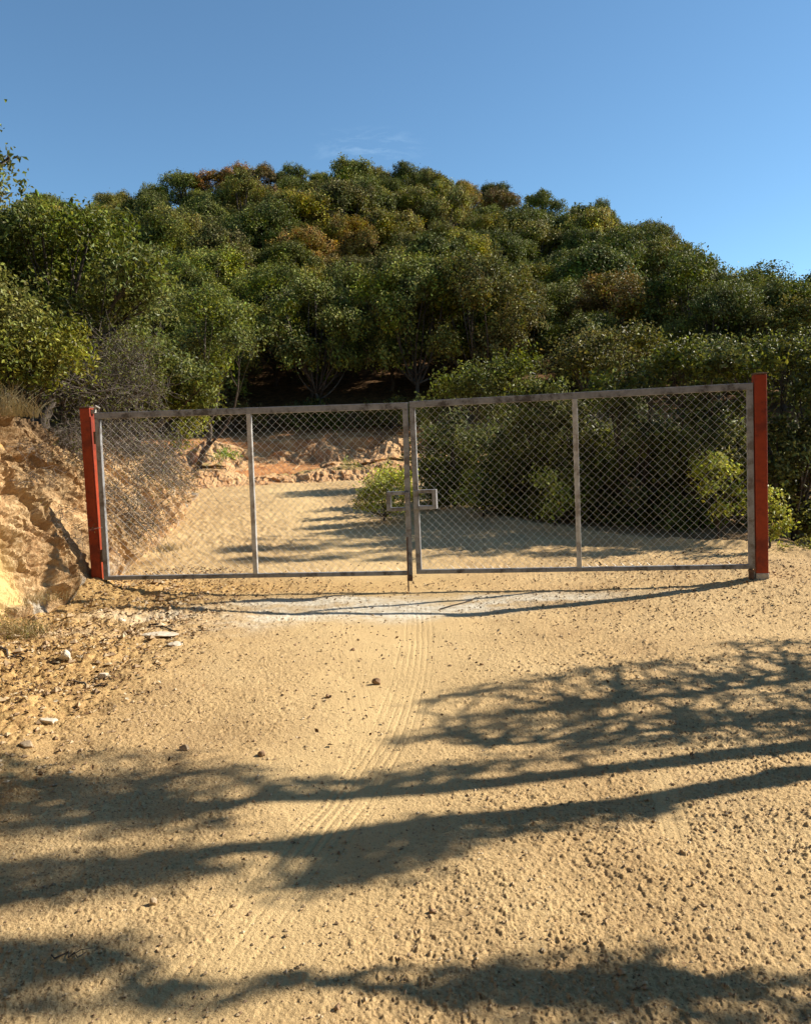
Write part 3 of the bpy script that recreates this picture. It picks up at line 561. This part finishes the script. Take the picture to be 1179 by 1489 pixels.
# bare brush: many thin crooked twigs
def brush(name, stems, label, seed, n, Lr, col_leaf=None, per=120, mat=None, lean=(0, 0, 0), leaf=.03, thick=.004, part='twig'):
    rng = np.random.default_rng(seed); o = stems[0]; root = empty(name, tuple(float(v) for v in o)); mb = MB(); tips = []
    for i in range(n):
        s = stems[rng.integers(0, len(stems))]-o+rng.normal(size=3)*np.array([.12, .12, .04]); d = rng.normal(size=3)*.75+np.array([0, 0, .35])+np.array(lean); d /= np.linalg.norm(d)
        L = rng.uniform(*Lr); m = 6; p = [s]
        for j in range(m):
            d = d+rng.normal(size=3)*.28+np.array([0, 0, -.03]); d /= np.linalg.norm(d); p.append(p[-1]+d*L/m)
        p = np.array(p); mb.tube(p, np.linspace(thick, thick*.3, m+1), 3, cap=False); tips += [p[-1], p[-2], p[3]]
        for _ in range(3):
            j = rng.integers(1, m); d2 = d+rng.normal(size=3)*.8; d2 /= np.linalg.norm(d2); q = [p[j]]
            for _k in range(3): d2 = d2+rng.normal(size=3)*.3; d2 /= np.linalg.norm(d2); q.append(q[-1]+d2*L*.16)
            mb.tube(q, np.linspace(thick*.55, thick*.25, 4), 3, cap=False); tips.append(q[-1])
    mb.build(part, mat or M_twig, root)
    if col_leaf is not None:
        T = np.array(tips); T = T[rng.integers(0, len(T), per)]+rng.normal(size=(per, 3))*.03
        nn = rng.normal(size=(per, 3)); nn /= np.linalg.norm(nn, axis=1)[:, None]
        v = leaf_quads(T, nn, leaf*rng.uniform(.6, 1.3, per), rng); f = add_mesh('foliage', v, np.arange(len(v)), 4, M_leaf, root, {'twig_tone': np.full(len(v), .4)}); f.color = (*col_leaf, 1)
    tag(root, label, 'brush' if 'brush' in name else 'grass'); return root
brush('dry_brush', [at(120, 575, 9.6), at(160, 560, 9.8), at(200, 570, 10), at(150, 520, 10), at(100, 560, 9.4), at(185, 530, 10.2)], 'tangled bare grey brush on the bank behind the top of the red post', 401, 420, (.3, .75), (.075, .085, .025), 5200, leaf=.035, thick=.005)
brush('dry_brush', [at(185, 650, 9.6), at(215, 680, 10), at(175, 620, 9.8), at(235, 650, 10.6), at(160, 640, 9.3)], 'bare grey brush hanging down the bank behind the gate corner', 402, 240, (.25, .6), (.08, .075, .03), 900, lean=(.35, -.1, -.55), leaf=.03, thick=.0045)
brush('dry_brush', [at(190, 745, 9.1), at(215, 765, 9.3), at(170, 720, 9.1)], 'dark twiggy brush low on the bank seen through the gate mesh', 403, 170, (.2, .45), (.08, .07, .03), 500, lean=(.3, -.1, -.2), leaf=.025, thick=.0035)
brush('dry_brush', [at(82, 742, 7.8), at(90, 765, 7.8), at(92, 785, 7.75)], 'small dark twig clump caught in the gully beside the red post', 404, 90, (.08, .2), (.07, .05, .03), 160, lean=(.3, -.2, -.1), leaf=.02, thick=.003)
brush('dry_brush', [at(240, 690, 12), at(262, 700, 12.5), at(225, 670, 11.6)], 'pale hanging brush where the bank curves towards the bend', 405, 110, (.25, .5), (.14, .12, .05), 700, lean=(.4, -.1, -.5), leaf=.03, thick=.004)
brush('dry_brush', [at(560, 655, 22.5), at(600, 650, 22.5)], 'brown undergrowth brush on the rim of the red bank', 406, 260, (.4, .9), (.12, .08, .035), 1500, leaf=.05, thick=.006)
brush('dry_brush', [at(40, 655, 7.5), at(60, 690, 7.45)], 'few dry roots sticking out of the upper bank face', 407, 40, (.08, .22), None, lean=(.4, -.3, -.4), thick=.003)
brush('dry_brush', [at(110, 640, 8.4), at(125, 655, 8.5), at(100, 625, 8.3)], 'dark twigs drooping over the bank rim beside the red post', 408, 150, (.15, .4), (.05, .055, .02), 500, lean=(.3, -.2, -.3), leaf=.025, thick=.0035)
def grass(name, c, spread, n, L, label, seed, mat=None):
    rng = np.random.default_rng(seed); root = empty(name, tuple(float(v) for v in c)); mb = MB()
    for i in range(n):
        s = rng.normal(size=3)*np.array([spread, spread, .01]); a = rng.uniform(0, 6.28); q = rng.uniform(.1, .8); l = L*rng.uniform(.5, 1.1); p = []
        for t in np.linspace(0, 1, 5): p.append(s+np.array([math.cos(a)*q*l*t**1.6, math.sin(a)*q*l*t**1.6, l*t*(1-.35*q*t)]))
        mb.tube(p, np.linspace(.0022, .0006, 5), 3, cap=False)
    mb.build('blades', mat or M_straw, root); tag(root, label, 'grass'); return root
grass('grass_tuft', at(8, 604, 7.75), .10, 190, .34, 'dry straw grass tuft on the crest of the bank', 501)
grass('grass_tuft', at(46, 606, 7.9), .06, 70, .22, 'smaller dry grass tuft next to the crest tuft', 502)
grass('grass_tuft', at(240, 800, 9.6), 0.10, 240, .085, 'flattened golden grass at the bank foot behind the gate', 503)
grass('grass_tuft', at(30, 925, 6.3), .12, 260, .15, 'short straw grass around the scrubby bush under the yellow face', 505)
grass('grass_tuft', at(60, 875, 6.9), .1, 150, .10, 'thin dry grass under the buttress of the bank', 506)

# ------------------------------------------------------------------ gate
def paint_material(name, base, stain, stain2, rough=.55, sc=9):
    m, n, l, p = mat_new(name); tcx = N(n, 'ShaderNodeTexCoord')
    a = N(n, 'ShaderNodeTexNoise', i_Scale=sc, i_Detail=7, i_Roughness=.7); b = N(n, 'ShaderNodeTexNoise', i_Scale=sc*5, i_Detail=5, i_Roughness=.7)
    l.new(tcx.outputs['Object'], a.inputs[0]); l.new(tcx.outputs['Object'], b.inputs[0])
    r = ramp(n, [(.40, stain), (.50, base), (.66, tuple(c*1.2 for c in base)), (.74, stain2)]); l.new(a.outputs[0], r.inputs[0])
    r2 = ramp(n, [(.3, (.6, .6, .6)), (.55, (1, 1, 1))]); l.new(b.outputs[0], r2.inputs[0])
    mx = N(n, 'ShaderNodeMixRGB', blend_type='MULTIPLY', i_0=.55); l.new(r.outputs[0], mx.inputs[1]); l.new(r2.outputs[0], mx.inputs[2]); l.new(mx.outputs[0], p.inputs['Base Color'])
    p.inputs['Roughness'].default_value = rough; p.inputs['Specular IOR Level'].default_value = .4
    bp = N(n, 'ShaderNodeBump', i_Strength=.35, i_Distance=.003); l.new(b.outputs[0], bp.inputs['Height']); l.new(bp.outputs[0], p.inputs['Normal']); return m
M_grey = paint_material('weathered_grey_paint', (.26, .26, .265), (.15, .13, .12), (.33, .33, .335))
M_mull = paint_material('pale_grey_paint', (.46, .45, .43), (.30, .27, .24), (.52, .51, .49))
M_rail = paint_material('peeling_rail_paint', (.235, .235, .24), (.08, .07, .065), (.33, .33, .335), sc=6)
M_red = paint_material('red_oxide_paint', (.29, .036, .007), (.18, .022, .007), (.31, .07, .022), .6, 5)
M_conc = paint_material('concrete', (.42, .39, .34), (.3, .27, .22), (.5, .47, .42), .95, 12)
m, n, l, p = mat_new('galvanised_wire'); p.inputs['Base Color'].default_value = (.62, .61, .59, 1); p.inputs['Metallic'].default_value = .35; p.inputs['Roughness'].default_value = .5; M_wire = m
M_rust = paint_material('rusty_steel', (.13, .075, .05), (.08, .04, .025), (.2, .12, .08), .8, 20)
GH = 1.592
def gate_leaf(loc, yaw, flip, label):
    """local x along the leaf from bank side; z=0 centre of bottom rail"""
    root = empty('gate_leaf', loc, yaw)
    L = 3.0; D = .024
    top, bot, st = .030, .020, .025
    mb = MB(); mb.box(-st, L+st, -D, D, GH-top, GH+top); mb.build('top_rail', M_rail, root, bevel=.004)
    mb = MB(); mb.box(-st, L+st, -D, D, -bot, bot); mb.build('bottom_rail', M_rail, root, bevel=.004)
    for x0 in (0, L):
        lo = bot-.001; ex = 0
        mb = MB(); mb.box(x0-st, x0+st, -D+.002, D-.002, lo, GH-top+.001); mb.build('stile', M_grey, root, bevel=.004)
    mb = MB(); mb.box(L/2-.022, L/2+.022, -D-.004, D-.008, bot-.001, GH-top+.001); mb.build('mullion', M_mull, root, bevel=.004)
    # woven wire panels
    p_ = .076
    for (xa, xb) in ((st, L/2-.022), (L/2+.022, L-st)):
        mb = MB(); nx = int((xb-xa)/p_*1.0); z0, z1 = bot, GH-top
        rng = np.random.default_rng(int(xa*100)+flip*7)
        nz = int((z1-z0)/(p_/2)); hw = (xb-xa)/nx
        for i in range(nx+1):
            for side in (0, 1):
                pass
            pts = []
            for j in range(nz+1):
                xx = xa+i*hw+(hw*.52 if j % 2 else -.02*hw); xx = min(max(xx, xa-.004), xb+.004)
                zz = z0+(z1-z0)*j/nz
                sag = .006*math.sin(xx*5+zz*3)
                pts.append((xx+sag*.5, .006+(.0035 if j % 2 else -.0035)+sag*.6, zz+.004*math.sin(xx*7)))
            mb.tube(pts, .0016, 4, cap=False)
            if i < nx:
                pts2 = []
                for j in range(nz+1):
                    xx = xa+(i+1)*hw-(hw*.52 if j % 2 else -.02*hw)
                    zz = z0+(z1-z0)*j/nz; sag = .006*math.sin(xx*5+zz*3)
                    pts2.append((xx+sag*.5, .006+(-.0035 if j % 2 else .0035)+sag*.6, zz+.004*math.sin(xx*7)))
                mb.tube(pts2, .0016, 4, cap=False)
        mb.build('wire_mesh', M_wire, root)
    # latch box: an open square sleeve welded to the meeting stile
    s = 1 if flip else -1; xe = 0 if flip else L
    def lx(a): return xe+s*a
    mb = MB()
    zb, zt, wo = .60, .785, .20; tk = .04
    xi = st+.001
    for a0, a1, c0, c1 in ((xi, wo, zt-tk*.8, zt), (xi, wo, zb, zb+tk*.8), (wo-tk, wo, zb+tk*.8, zt-tk*.8)):
        x0, x1 = sorted((lx(a0), lx(a1))); mb.box(x0, x1, -.05, .03, c0, c1)
    mb.build('latch_box', M_grey, root, bevel=.003)
    mb = MB(); x0, x1 = sorted((lx(-st+.004), lx(xi-.002))); mb.box(x0, x1, -.045, -D-.003, zb+.005, zt-.005); mb.build('latch_plate', M_grey, root, bevel=.003)
    # hinges
    xh = L if flip else 0; sg = 1 if flip else -1
    for zz in (.22, 1.38):
        mb = MB(); mb.tube([(xh+sg*(st+.014), 0, zz-.06), (xh+sg*(st+.014), 0, zz+.06)], .013, 10); mb.build('hinge', M_rust, root, smooth=False)
    tag(root, label, 'gate', 'the two leaves of the road gate')
    return root
gl = gate_leaf((-2.968, 7.947, 1.55-1.175), -.080, 0, 'grey steel gate leaf with wire mesh hung on the post against the bank')
gl.rotation_euler = (0, R(.35), -.080)
gr = gate_leaf((.112, 7.705, 1.55-1.184), -.183, 1, 'grey steel gate leaf with wire mesh beside the ravine-side thicket')
gr.rotation_euler = (0, R(-.5), -.183)
mb = MB(); mb.tube([(2.985, -.035, .35), (2.985, -.035, -.175)], .007, 8); mb.build('drop_bolt', M_rust, gl)
mb = MB(); mb.box(2.975, 3.025, -.032, .02, -.075, -.026); mb.build('foot_bar', M_rust, gl)
mb = MB(); mb.box(3.0-.022, 3.0+.014, -.03, .024, -.16, -.025); mb.build('foot_bar', M_rust, gr, bevel=.003)
def post(pt, pb, Yd, label, yaw, conc=False):
    """leaning square tube post from pixel pb (base centre) to pixel pt (top centre)"""
    b = at(*pb, Yd); t = at(*pt, Yd); root = empty('gate_post', tuple(float(v) for v in b), 0)
    ax = (t-b); H = np.linalg.norm(ax)
    body = MB(); w = .052
    body.box(-w, w, -w, w, -.25, H-.004); o = body.build('post_tube', M_red, root, bevel=.008)
    cap = MB(); cap.box(-w-.003, w+.003, -w-.003, w+.003, H-.004, H+.010); c = cap.build('top_cap', M_rust, root, bevel=.004)
    lug = MB(); lug.box(w+.0, w+.035, -.02, .02, H-.06, H-.02); 
    if not conc:
        lug.tube([(w+.02, 0, H-.03), (w+.05, -.01, H+.012), (w+.08, 0, H-.01)], .012, 6)
    lu = lug.build('hinge_lug', M_conc, root) if not conc else None
    if conc:
        k = MB(); k.box(-w-.004, w+.004, -w-.004, w+.004, -.3, .025); k.build('concrete_foot', M_conc, root, bevel=.01)
    q = Vector(ax).to_track_quat('Z', 'Y'); root.rotation_euler = (Matrix(q.to_matrix()) @ Matrix.Rotation(yaw, 3, 'Z')).to_euler()
    # keep the square section facing the gate
    zax = Vector(ax).normalized(); xax = Vector((math.cos(yaw), math.sin(yaw), 0)); yax = zax.cross(xax).normalized(); xax = yax.cross(zax)
    root.rotation_euler = Matrix((xax, yax, zax)).transposed().to_euler()
    tag(root, label, 'post'); return root
post((126, 593), (143.5, 838), 8.0, 'leaning red steel gate post set against the earth bank', -.08)
post((1103.5, 544), (1106.5, 836), 7.17, 'upright red steel gate post with a concrete foot on the ravine side', -.183, True)

# ------------------------------------------------------------------ stones, sticks, litter, gravel
def surf_z(x, y):
    """height of the finished ground sheet under a point"""
    i = int(np.clip(np.searchsorted(_y, y), 1, len(_y)-1)); u_ = x/wy[i]; j = int(np.clip(np.searchsorted(_c, u_), 1, len(_c)-1)); return float(Z[i, j])
def surf_zs(x, y):
    i = np.clip(np.searchsorted(_y, y), 1, len(_y)-1); j = np.clip(np.searchsorted(_c, x/wy[i]), 1, len(_c)-1); return Z[i, j]
import bmesh
def stone_mesh(seed, sx, sy, sz, mat):
    rng = np.random.default_rng(seed); bm = bmesh.new(); bmesh.ops.create_icosphere(bm, subdivisions=3, radius=1)
    pl = rng.normal(size=(9, 3)); pl /= np.linalg.norm(pl, axis=1)[:, None]; of = rng.uniform(.45, .8, 9)
    for v in bm.verts:
        p = np.array(v.co)
        for d, o_ in zip(pl, of):
            s = p@d
            if s > o_: p = p-d*(s-o_)*.92
        p = p*(1+.05*math.sin(p[0]*9+seed)*math.sin(p[1]*8)); v.co = Vector((p[0]*sx, p[1]*sy, p[2]*sz))
    me = bpy.data.meshes.new('stone'); bm.to_mesh(me); bm.free(); me.materials.append(mat); return me
def stone_material(name, a, b):
    m, n, l, p = mat_new(name); tcx = N(n, 'ShaderNodeTexCoord'); no = N(n, 'ShaderNodeTexNoise', i_Scale=25, i_Detail=6, i_Roughness=.7); l.new(tcx.outputs['Object'], no.inputs[0])
    r = ramp(n, [(.35, a), (.65, b)]); l.new(no.outputs[0], r.inputs[0]); l.new(r.outputs[0], p.inputs['Base Color']); p.inputs['Roughness'].default_value = .95; p.inputs['Specular IOR Level'].default_value = .15
    bp = N(n, 'ShaderNodeBump', i_Strength=.8, i_Distance=.006); l.new(no.outputs[0], bp.inputs['Height']); l.new(bp.outputs[0], p.inputs['Normal']); return m
M_st = stone_material('stone_tan', (.30, .21, .13), (.52, .40, .26)); M_st2 = stone_material('stone_pale', (.45, .38, .28), (.68, .60, .47)); M_st3 = stone_material('stone_brown', (.16, .10, .06), (.34, .22, .13))
ST = [((548, 990), .035, .022, .030, M_st3, 'dark pointed stone just beside the tyre track in mid-road'),
      ((476, 1012), .022, .016, .018, M_st3, 'little brown stone short of the pointed stone'),
      ((381, 1097), .022, .018, .024, M_st3, 'small dark upright stone above the tree shadow'),
      ((268, 1090), .034, .018, .022, M_st, 'tan stone with a pale end near the bank-side shadow edge'),
      ((222, 1312), .018, .014, .018, M_st, 'small stone alone in the sunlit patch below the shadows'),
      ((513, 945), .018, .014, .016, M_st3, 'tiny stone close to the chalky patch'),
      ((95, 962), .085, .055, .055, M_st2, 'largest pale rock in the litter below the bank'),
      ((150, 985), .05, .035, .03, M_st2, 'pale flat stone by the stick below the large rock'),
      ((70, 1047), .07, .04, .028, M_st2, 'flat pale stone half buried near the bank-side border'),
      ((232, 928), .15, .07, .02, M_st2, 'long pale slab lying flat by the dark stick'),
      ((255, 940), .09, .05, .018, M_st2, 'small pale slab touching the long slab'),
      ((40, 1088), .045, .03, .02, M_st, 'tan stone on the edge of the bank-side shadow'),
      ((145, 893), .05, .03, .03, M_st2, 'pale stone among leaves straight below the bank-side post'),
      ((178, 905), .04, .03, .025, M_st2, 'chalky stone beside the dark leaf litter'),
      ((490, 1462), .012, .010, .010, M_st3, 'dark crumb of rock in the bottom shadow band'),
      ((628, 1318), .014, .012, .012, M_st3, 'dark pebble in the bright dirt below the trunk shadows'),
      ((905, 1418), .014, .012, .010, M_st, 'tan pebble on the rough dirt near the lower border'),
      ((700, 968), .015, .012, .012, M_st3, 'small dark pebble beyond the branch shadows'),
      ((1145, 1005), .02, .016, .014, M_st, 'tan stone inside the broad foliage shadow')]
for i, ((px, py), a, b_, c_, mt, lab) in enumerate(ST):
    x, y = gpt(px, py); me = stone_mesh(600+i, a, b_, c_, mt); o = bpy.data.objects.new('stone', me); SC.collection.objects.link(o)
    o.location = (x, y, surf_z(x, y)+c_*.35); o.rotation_euler = (0, 0, rnd.uniform(-.6, .6)); tag(o, lab, 'stone', 'loose stones on the dirt road')
SK_ = [((218, 918), (258, 922), .010, 'dark crooked stick lying on the pale slab'), ((108, 995), (158, 1002), .009, 'straight dark stick in the litter below the bank'), ((0, 948), (32, 958), .010, 'dark stick at the foot of the bank by the scrubby bush'),
       ((640, 887), (700, 868), .006, 'thin dark twig on the chalky patch by the drop bolt'), ((75, 1388), (120, 1392), .003, 'small forked twig lying in the lower shadow')]
for i, (pa, pb_, rr_, lab) in enumerate(SK_):
    xa, ya = gpt(*pa); xb, yb = gpt(*pb_); rng = np.random.default_rng(700+i); t = np.linspace(0, 1, 8)
    o_ = np.array([xa, ya, surf_z(xa, ya)+rr_]); pts = np.stack([xa+(xb-xa)*t, ya+(yb-ya)*t+rng.normal(size=8)*.012, np.array([surf_z(xa+(xb-xa)*k, ya+(yb-ya)*k) for k in t])+rr_*.9+.004], 1)-o_
    root = empty('stick', tuple(o_)); mb = MB(); mb.tube(pts, np.linspace(rr_, rr_*.5, 8), 6); q = pts[4]; mb.tube([q, q+np.array([.03, .02, .01]), q+np.array([.07, .025, .012])], [rr_*.5, rr_*.4, rr_*.2], 5); mb.build('wood', M_bark, root); tag(root, lab, 'stick')
# scattered gravel: one sheet of tiny angular crumbs
rng = np.random.default_rng(800)
n = 26000
uu = rng.uniform(-.62, .62, n); yy = 1.8+6.4*rng.uniform(0, 1, n)**1.25; xx = uu*yy
keep = (rng.uniform(0, 1, n) < np.clip(.30+.45*sstep((xx-.3)/1.5)+.5*sstep((-xx-1)/1.2), 0, 1)*(.3+1.2*vnoise2(xx*1.6, yy*1.6, 90))) & (xx > foot_x(yy)+.1)
xx, yy = xx[keep], yy[keep]; n = len(xx); sz = np.clip(.0026*np.exp(rng.normal(size=n)*.45), .001, .0052)*(1+.16*yy)
oct_ = np.array([(1, 0, 0), (0, 1, 0), (-1, 0, 0), (0, -1, 0), (0, 0, 1), (0, 0, -1)], float); of_ = np.array([(0, 1, 4), (1, 2, 4), (2, 3, 4), (3, 0, 4), (1, 0, 5), (2, 1, 5), (3, 2, 5), (0, 3, 5)])
an = rng.uniform(0, 6.28, n); jit = 1+np.clip(rng.normal(size=(n, 6, 3))*.25, -.5, .5)
sz = sz*(1+1.8*sstep((-xx-1.3)/.8)*(rng.uniform(0, 1, n) > .55)); V = oct_[None]*jit*sz[:, None, None]*np.array([1.3, .9, .8]); ca, sa = np.cos(an)[:, None], np.sin(an)[:, None]
V = np.stack([V[..., 0]*ca-V[..., 1]*sa, V[..., 0]*sa+V[..., 1]*ca, V[..., 2]], -1); V[..., 0] += xx[:, None]; V[..., 1] += yy[:, None]; V[..., 2] += (surf_zs(xx, yy)+sz*.35)[:, None]
F = (of_[None]+np.arange(n)[:, None, None]*6).reshape(-1)
def litter_material(name, stops):
    m, n, l, p = mat_new(name); ge = N(n, 'ShaderNodeNewGeometry'); r = ramp(n, stops); l.new(ge.outputs['Random Per Island'], r.inputs[0]); l.new(r.outputs[0], p.inputs['Base Color']); p.inputs['Roughness'].default_value = .9; p.inputs['Specular IOR Level'].default_value = .15; return m
M_grav = litter_material('gravel_crumbs', [(.0, (.20, .13, .075)), (.3, (.36, .25, .15)), (.8, (.46, .34, .20)), (1, (.54, .43, .29))])
o = add_mesh('gravel', V.reshape(-1, 3), F, 3, M_grav); o['kind'] = 'stuff'
# fallen leaves
n = 36000; xx = rng.uniform(-4, 3.6, n); yy = rng.uniform(3.6, 9.2, n)
dens = .95*sstep((-xx-1.35-.25*fbm(xx*1.3, yy*1.3, 91, 2))/.9)*sstep((yy-4)/1.2)+.6*np.exp(-((yy-(7.75-.13*xx))/.30)**2)*sstep((1.2-xx)/2.5)+.25*sstep((yy-6.0)/.8)*sstep((xx-1.2)/1)+.02
dens *= .35+1.1*vnoise2(xx*2.2, yy*2.2, 92)
keep = (rng.uniform(0, 1, n) < dens) & (xx > foot_x(yy)-.02); xx, yy = xx[keep], yy[keep]; n = len(xx)
nn = rng.normal(size=(n, 3))*.55+np.array([0, 0, 1]); nn /= np.linalg.norm(nn, axis=1)[:, None]; sz = rng.uniform(.012, .038, n)
v = leaf_quads(np.stack([xx, yy, surf_zs(xx, yy)+.005+sz*.12], 1), nn, sz, rng, .6)
M_lit = litter_material('dead_leaves', [(.0, (.04, .024, .015)), (.4, (.11, .06, .03)), (.65, (.26, .15, .07)), (.88, (.45, .33, .18)), (1, (.58, .50, .36))])
o = add_mesh('leaf_litter', v, np.arange(len(v)), 4, M_lit); o['kind'] = 'stuff'

# ------------------------------------------------------------------ trees beyond the edge of the frame whose shadows cross the road
SH = np.array([math.cos(SUN_AZ), math.sin(SUN_AZ), math.tan(SUN_EL)])
def shadow_at(px, py, L):
    """point above the ground, L metres up-sun of the ground point under a pixel"""
    x, y = gpt(px, py); return np.array([x, y, float(road(np.array(y)))])+SH*L
def shade_tree(base, stems, lobes, label, seed, r0, per=380, ls=.042):
    rng = np.random.default_rng(seed); b = np.array([base[0], base[1], hz(*base)-.1]); root = empty('oak_tree', tuple(b)); mb = MB()
    ends = []
    for st_, rad in stems:
        P = [np.zeros(3)]+[np.array(s)-b for s in st_]; P = np.array(P); k = np.linspace(0, len(P)-1, 22)
        Q = np.stack([np.interp(k, np.arange(len(P)), P[:, c]) for c in range(3)], 1); Q[1:-1] = (Q[:-2]+Q[1:-1]*2+Q[2:])/4
        Q += rng.normal(size=Q.shape)*.012; mb.tube(Q, np.linspace(rad, rad*.5, 22), 8); ends.append(Q)
    allq = np.concatenate(ends)
    lb = []
    for c, r in lobes:
        c = np.array(c)-b; lb.append((c, r)); s = allq[np.argmin(np.linalg.norm(allq-c, axis=1)+rng.uniform(0, .2, len(allq)))]; t = np.linspace(0, 1, 6)[:, None]
        cc = s*(1-t)+c*t+rng.normal(size=(6, 3))*.03; mb.tube(cc, np.linspace(.022, .008, 6), 5)
        for _ in range(7):
            e = c+rng.normal(size=3)*r*.6; mb.tube([c, (c+e)/2+rng.normal(size=3)*.03, e], [.008, .005, .002], 4)
    mb.build('trunk', M_bark, root, smooth=True)
    v, at_ = crown_verts(lb, per, ls, rng, twig=.05, k=6, squash=.7); c = add_mesh('crown', v, np.arange(len(v)), 4, M_leaf, root, at_); c.color = (.08, .10, .025, 1)
    tag(root, label, 'tree'); return root
def S(px, py, L): return shadow_at(px, py, L)
def streak(pts, La, Lb, r, n, seed=0):
    """leafy sprays whose shadow falls along a polyline of photo pixels on the road"""
    rg = np.random.default_rng(int(pts[0][0]*7+pts[0][1]*13)+seed); P = np.array(pts, float); k = np.linspace(0, len(P)-1, n); out = []
    for i_, t in enumerate(k):
        q = [np.interp(t, np.arange(len(P)), P[:, c]) for c in (0, 1)]; f_ = i_/max(1, n-1)
        out.append((S(q[0]+rg.uniform(-8, 8), q[1]+rg.uniform(-4, 4), La+(Lb-La)*f_+rg.uniform(-.1, .1)), r*rg.uniform(.6, 1.15)))
    return out
shade_tree((4.1, 3.86), [([S(1179, 1124, 2.2), S(986, 1157, 3.1), S(580, 1202, 4.1), S(356, 1228, 4.8), S(0, 1312, 5.8)], .085)],
           streak([(700, 1212), (560, 1245), (440, 1275)], 3.9, 4.5, .115, 10)+streak([(640, 1200), (460, 1225)], 4.0, 4.5, .12, 8)+streak([(640, 1245), (480, 1265)], 4.0, 4.4, .085, 7)+streak([(960, 1180), (700, 1212)], 3.2, 3.8, .04, 8)
           +streak([(340, 1262), (120, 1285), (-60, 1305)], 4.8, 6.0, .11, 12)+streak([(300, 1240), (0, 1262)], 5.0, 6.0, .10, 11)+[(S(-90, 1300, 6.1), .3)],
           'slender oak outside the frame throwing the lower trunk shadow', 901, .07)
shade_tree((4.6, 4.35), [([S(1179, 1085, 2.7), S(885, 1118, 3.5), S(600, 1144, 4.2), S(440, 1152, 4.7), S(203, 1182, 5.4)], .075)],
           streak([(240, 1096), (0, 1108), (-80, 1110)], 5.3, 6.2, .085, 10)+streak([(360, 1118), (160, 1135), (-60, 1150)], 4.9, 6.2, .12, 13)+streak([(300, 1152), (100, 1168), (-60, 1183)], 5.1, 6.2, .13, 12)+streak([(330, 1197), (100, 1204), (-60, 1212)], 5.1, 6.2, .10, 11)
           +streak([(620, 1122), (400, 1132)], 4.3, 4.8, .04, 8)+streak([(820, 1098), (620, 1112)], 3.9, 4.3, .07, 8)+[(S(-120, 1150, 6.4), .35), (S(-100, 1200, 6.4), .3)],
           'slender oak outside the frame throwing the upper trunk shadow', 902, .06)
shade_tree((5.6, 5.4), [([S(1150, 990, 3.4), S(1000, 1010, 3.9), S(850, 1030, 4.2)], .05), ([S(1179, 1040, 3.2), S(980, 1060, 3.6), S(700, 1080, 4.3)], .045)],
           streak([(1200, 930), (1060, 936)], 3.1, 3.4, .07, 6)+streak([(1210, 948), (1000, 962), (880, 975), (760, 992), (640, 1012)], 3.0, 4.4, .055, 20)+streak([(1210, 975), (1020, 985), (880, 1000)], 3.0, 3.9, .085, 15)
           +streak([(1210, 1005), (1000, 1012), (840, 1025), (690, 1040)], 3.0, 4.3, .09, 19)+streak([(1210, 1035), (1000, 1040), (820, 1048), (590, 1068)], 3.0, 4.5, .075, 20)+streak([(1210, 1065), (1000, 1075), (850, 1082)], 3.0, 3.8, .08, 13)
           +[(S(1260, 1000, 3.0), .3), (S(1260, 1060, 3.0), .3), (S(1240, 950, 3.0), .2)],
           'broad oak outside the frame throwing the wide foliage shadow', 903, .08)
shade_tree((4.0, 2.5), [([S(1300, 1440, 2.6), S(900, 1420, 3.3), S(500, 1430, 4.0), S(0, 1380, 5.0)], .012)],
           streak([(1210, 1420), (1000, 1440), (820, 1462)], 3.2, 4.2, .035, 8)+streak([(1210, 1465), (1060, 1478), (850, 1495)], 3.2, 4.0, .045, 7)+streak([(960, 1385), (760, 1400), (700, 1410)], 3.6, 4.2, .03, 6)+streak([(820, 1432), (680, 1450)], 3.4, 3.7, .04, 5)
           +streak([(200, 1362), (0, 1376), (-60, 1380)], 5.0, 5.8, .035, 8)+streak([(150, 1402), (0, 1415)], 5.2, 5.8, .035, 6)+streak([(350, 1440), (120, 1458), (-40, 1468)], 5.0, 6.0, .03, 9),
           'young oak outside the frame throwing the shadow at the lower border', 904, .045, 200, .034)
shade_tree((7.8, 10.6), [([np.array([7.7, 10.9, 2.2]), np.array([7.5, 11.5, 4.6])], .08), ([np.array([7.3, 10.8, 2.2]), np.array([7.5, 11.2, 3.0])], .06)],
           streak([(330, 798), (380, 797), (620, 790), (870, 778), (1000, 776)], 10.0, 3.6, .17, 26)+streak([(340, 812), (420, 813), (620, 812), (830, 802), (1040, 800)], 10.1, 3.4, .14, 26)+streak([(380, 785), (590, 779)], 10.0, 9.0, .09, 9)+[((7.2, 10.8, 3.0), .6), ((8.0, 10.3, 2.6), .5)],
           'oak outside the frame shading the road beyond the gate', 905, .1, 620, .055)
# unseen oaks added around and behind the camera to cut sky fill in shadows
for i, (x, y, s_) in enumerate([(-6.0, 1.2, 2.1), (-5.6, -2.6, 2.4), (-2.4, -4.6, 2.5), (1.6, -4.8, 2.5), (5.2, -3.4, 2.1), (8.4, -2.4, 2.3), (-6.4, 4.8, 1.35), (-.4, -8.5, 3.2), (4.6, -8.0, 3.0), (8.6, 14.2, 1.2)]):
    o = copy_tree(far_p[i % 8]); o.location = (x, y, hz(x, y)-.1); o.rotation_euler = (0, 0, i*1.3); o.scale = (s_, s_, s_)
    for ch in o.children:
        if ch.name.startswith('crown'): ch.color = (.05, .065, .02, 1)
    tag(o, f'tall oak, {ordn(i)} of those added unseen around the camera to dim the shadows', 'tree', 'oaks added outside the frame to screen the sky')
for p_ in far_p+mid_p:
    if p_.name not in used:
        for c_ in list(p_.children): bpy.data.objects.remove(c_)
        bpy.data.objects.remove(p_)
SC.render.film_transparent = False
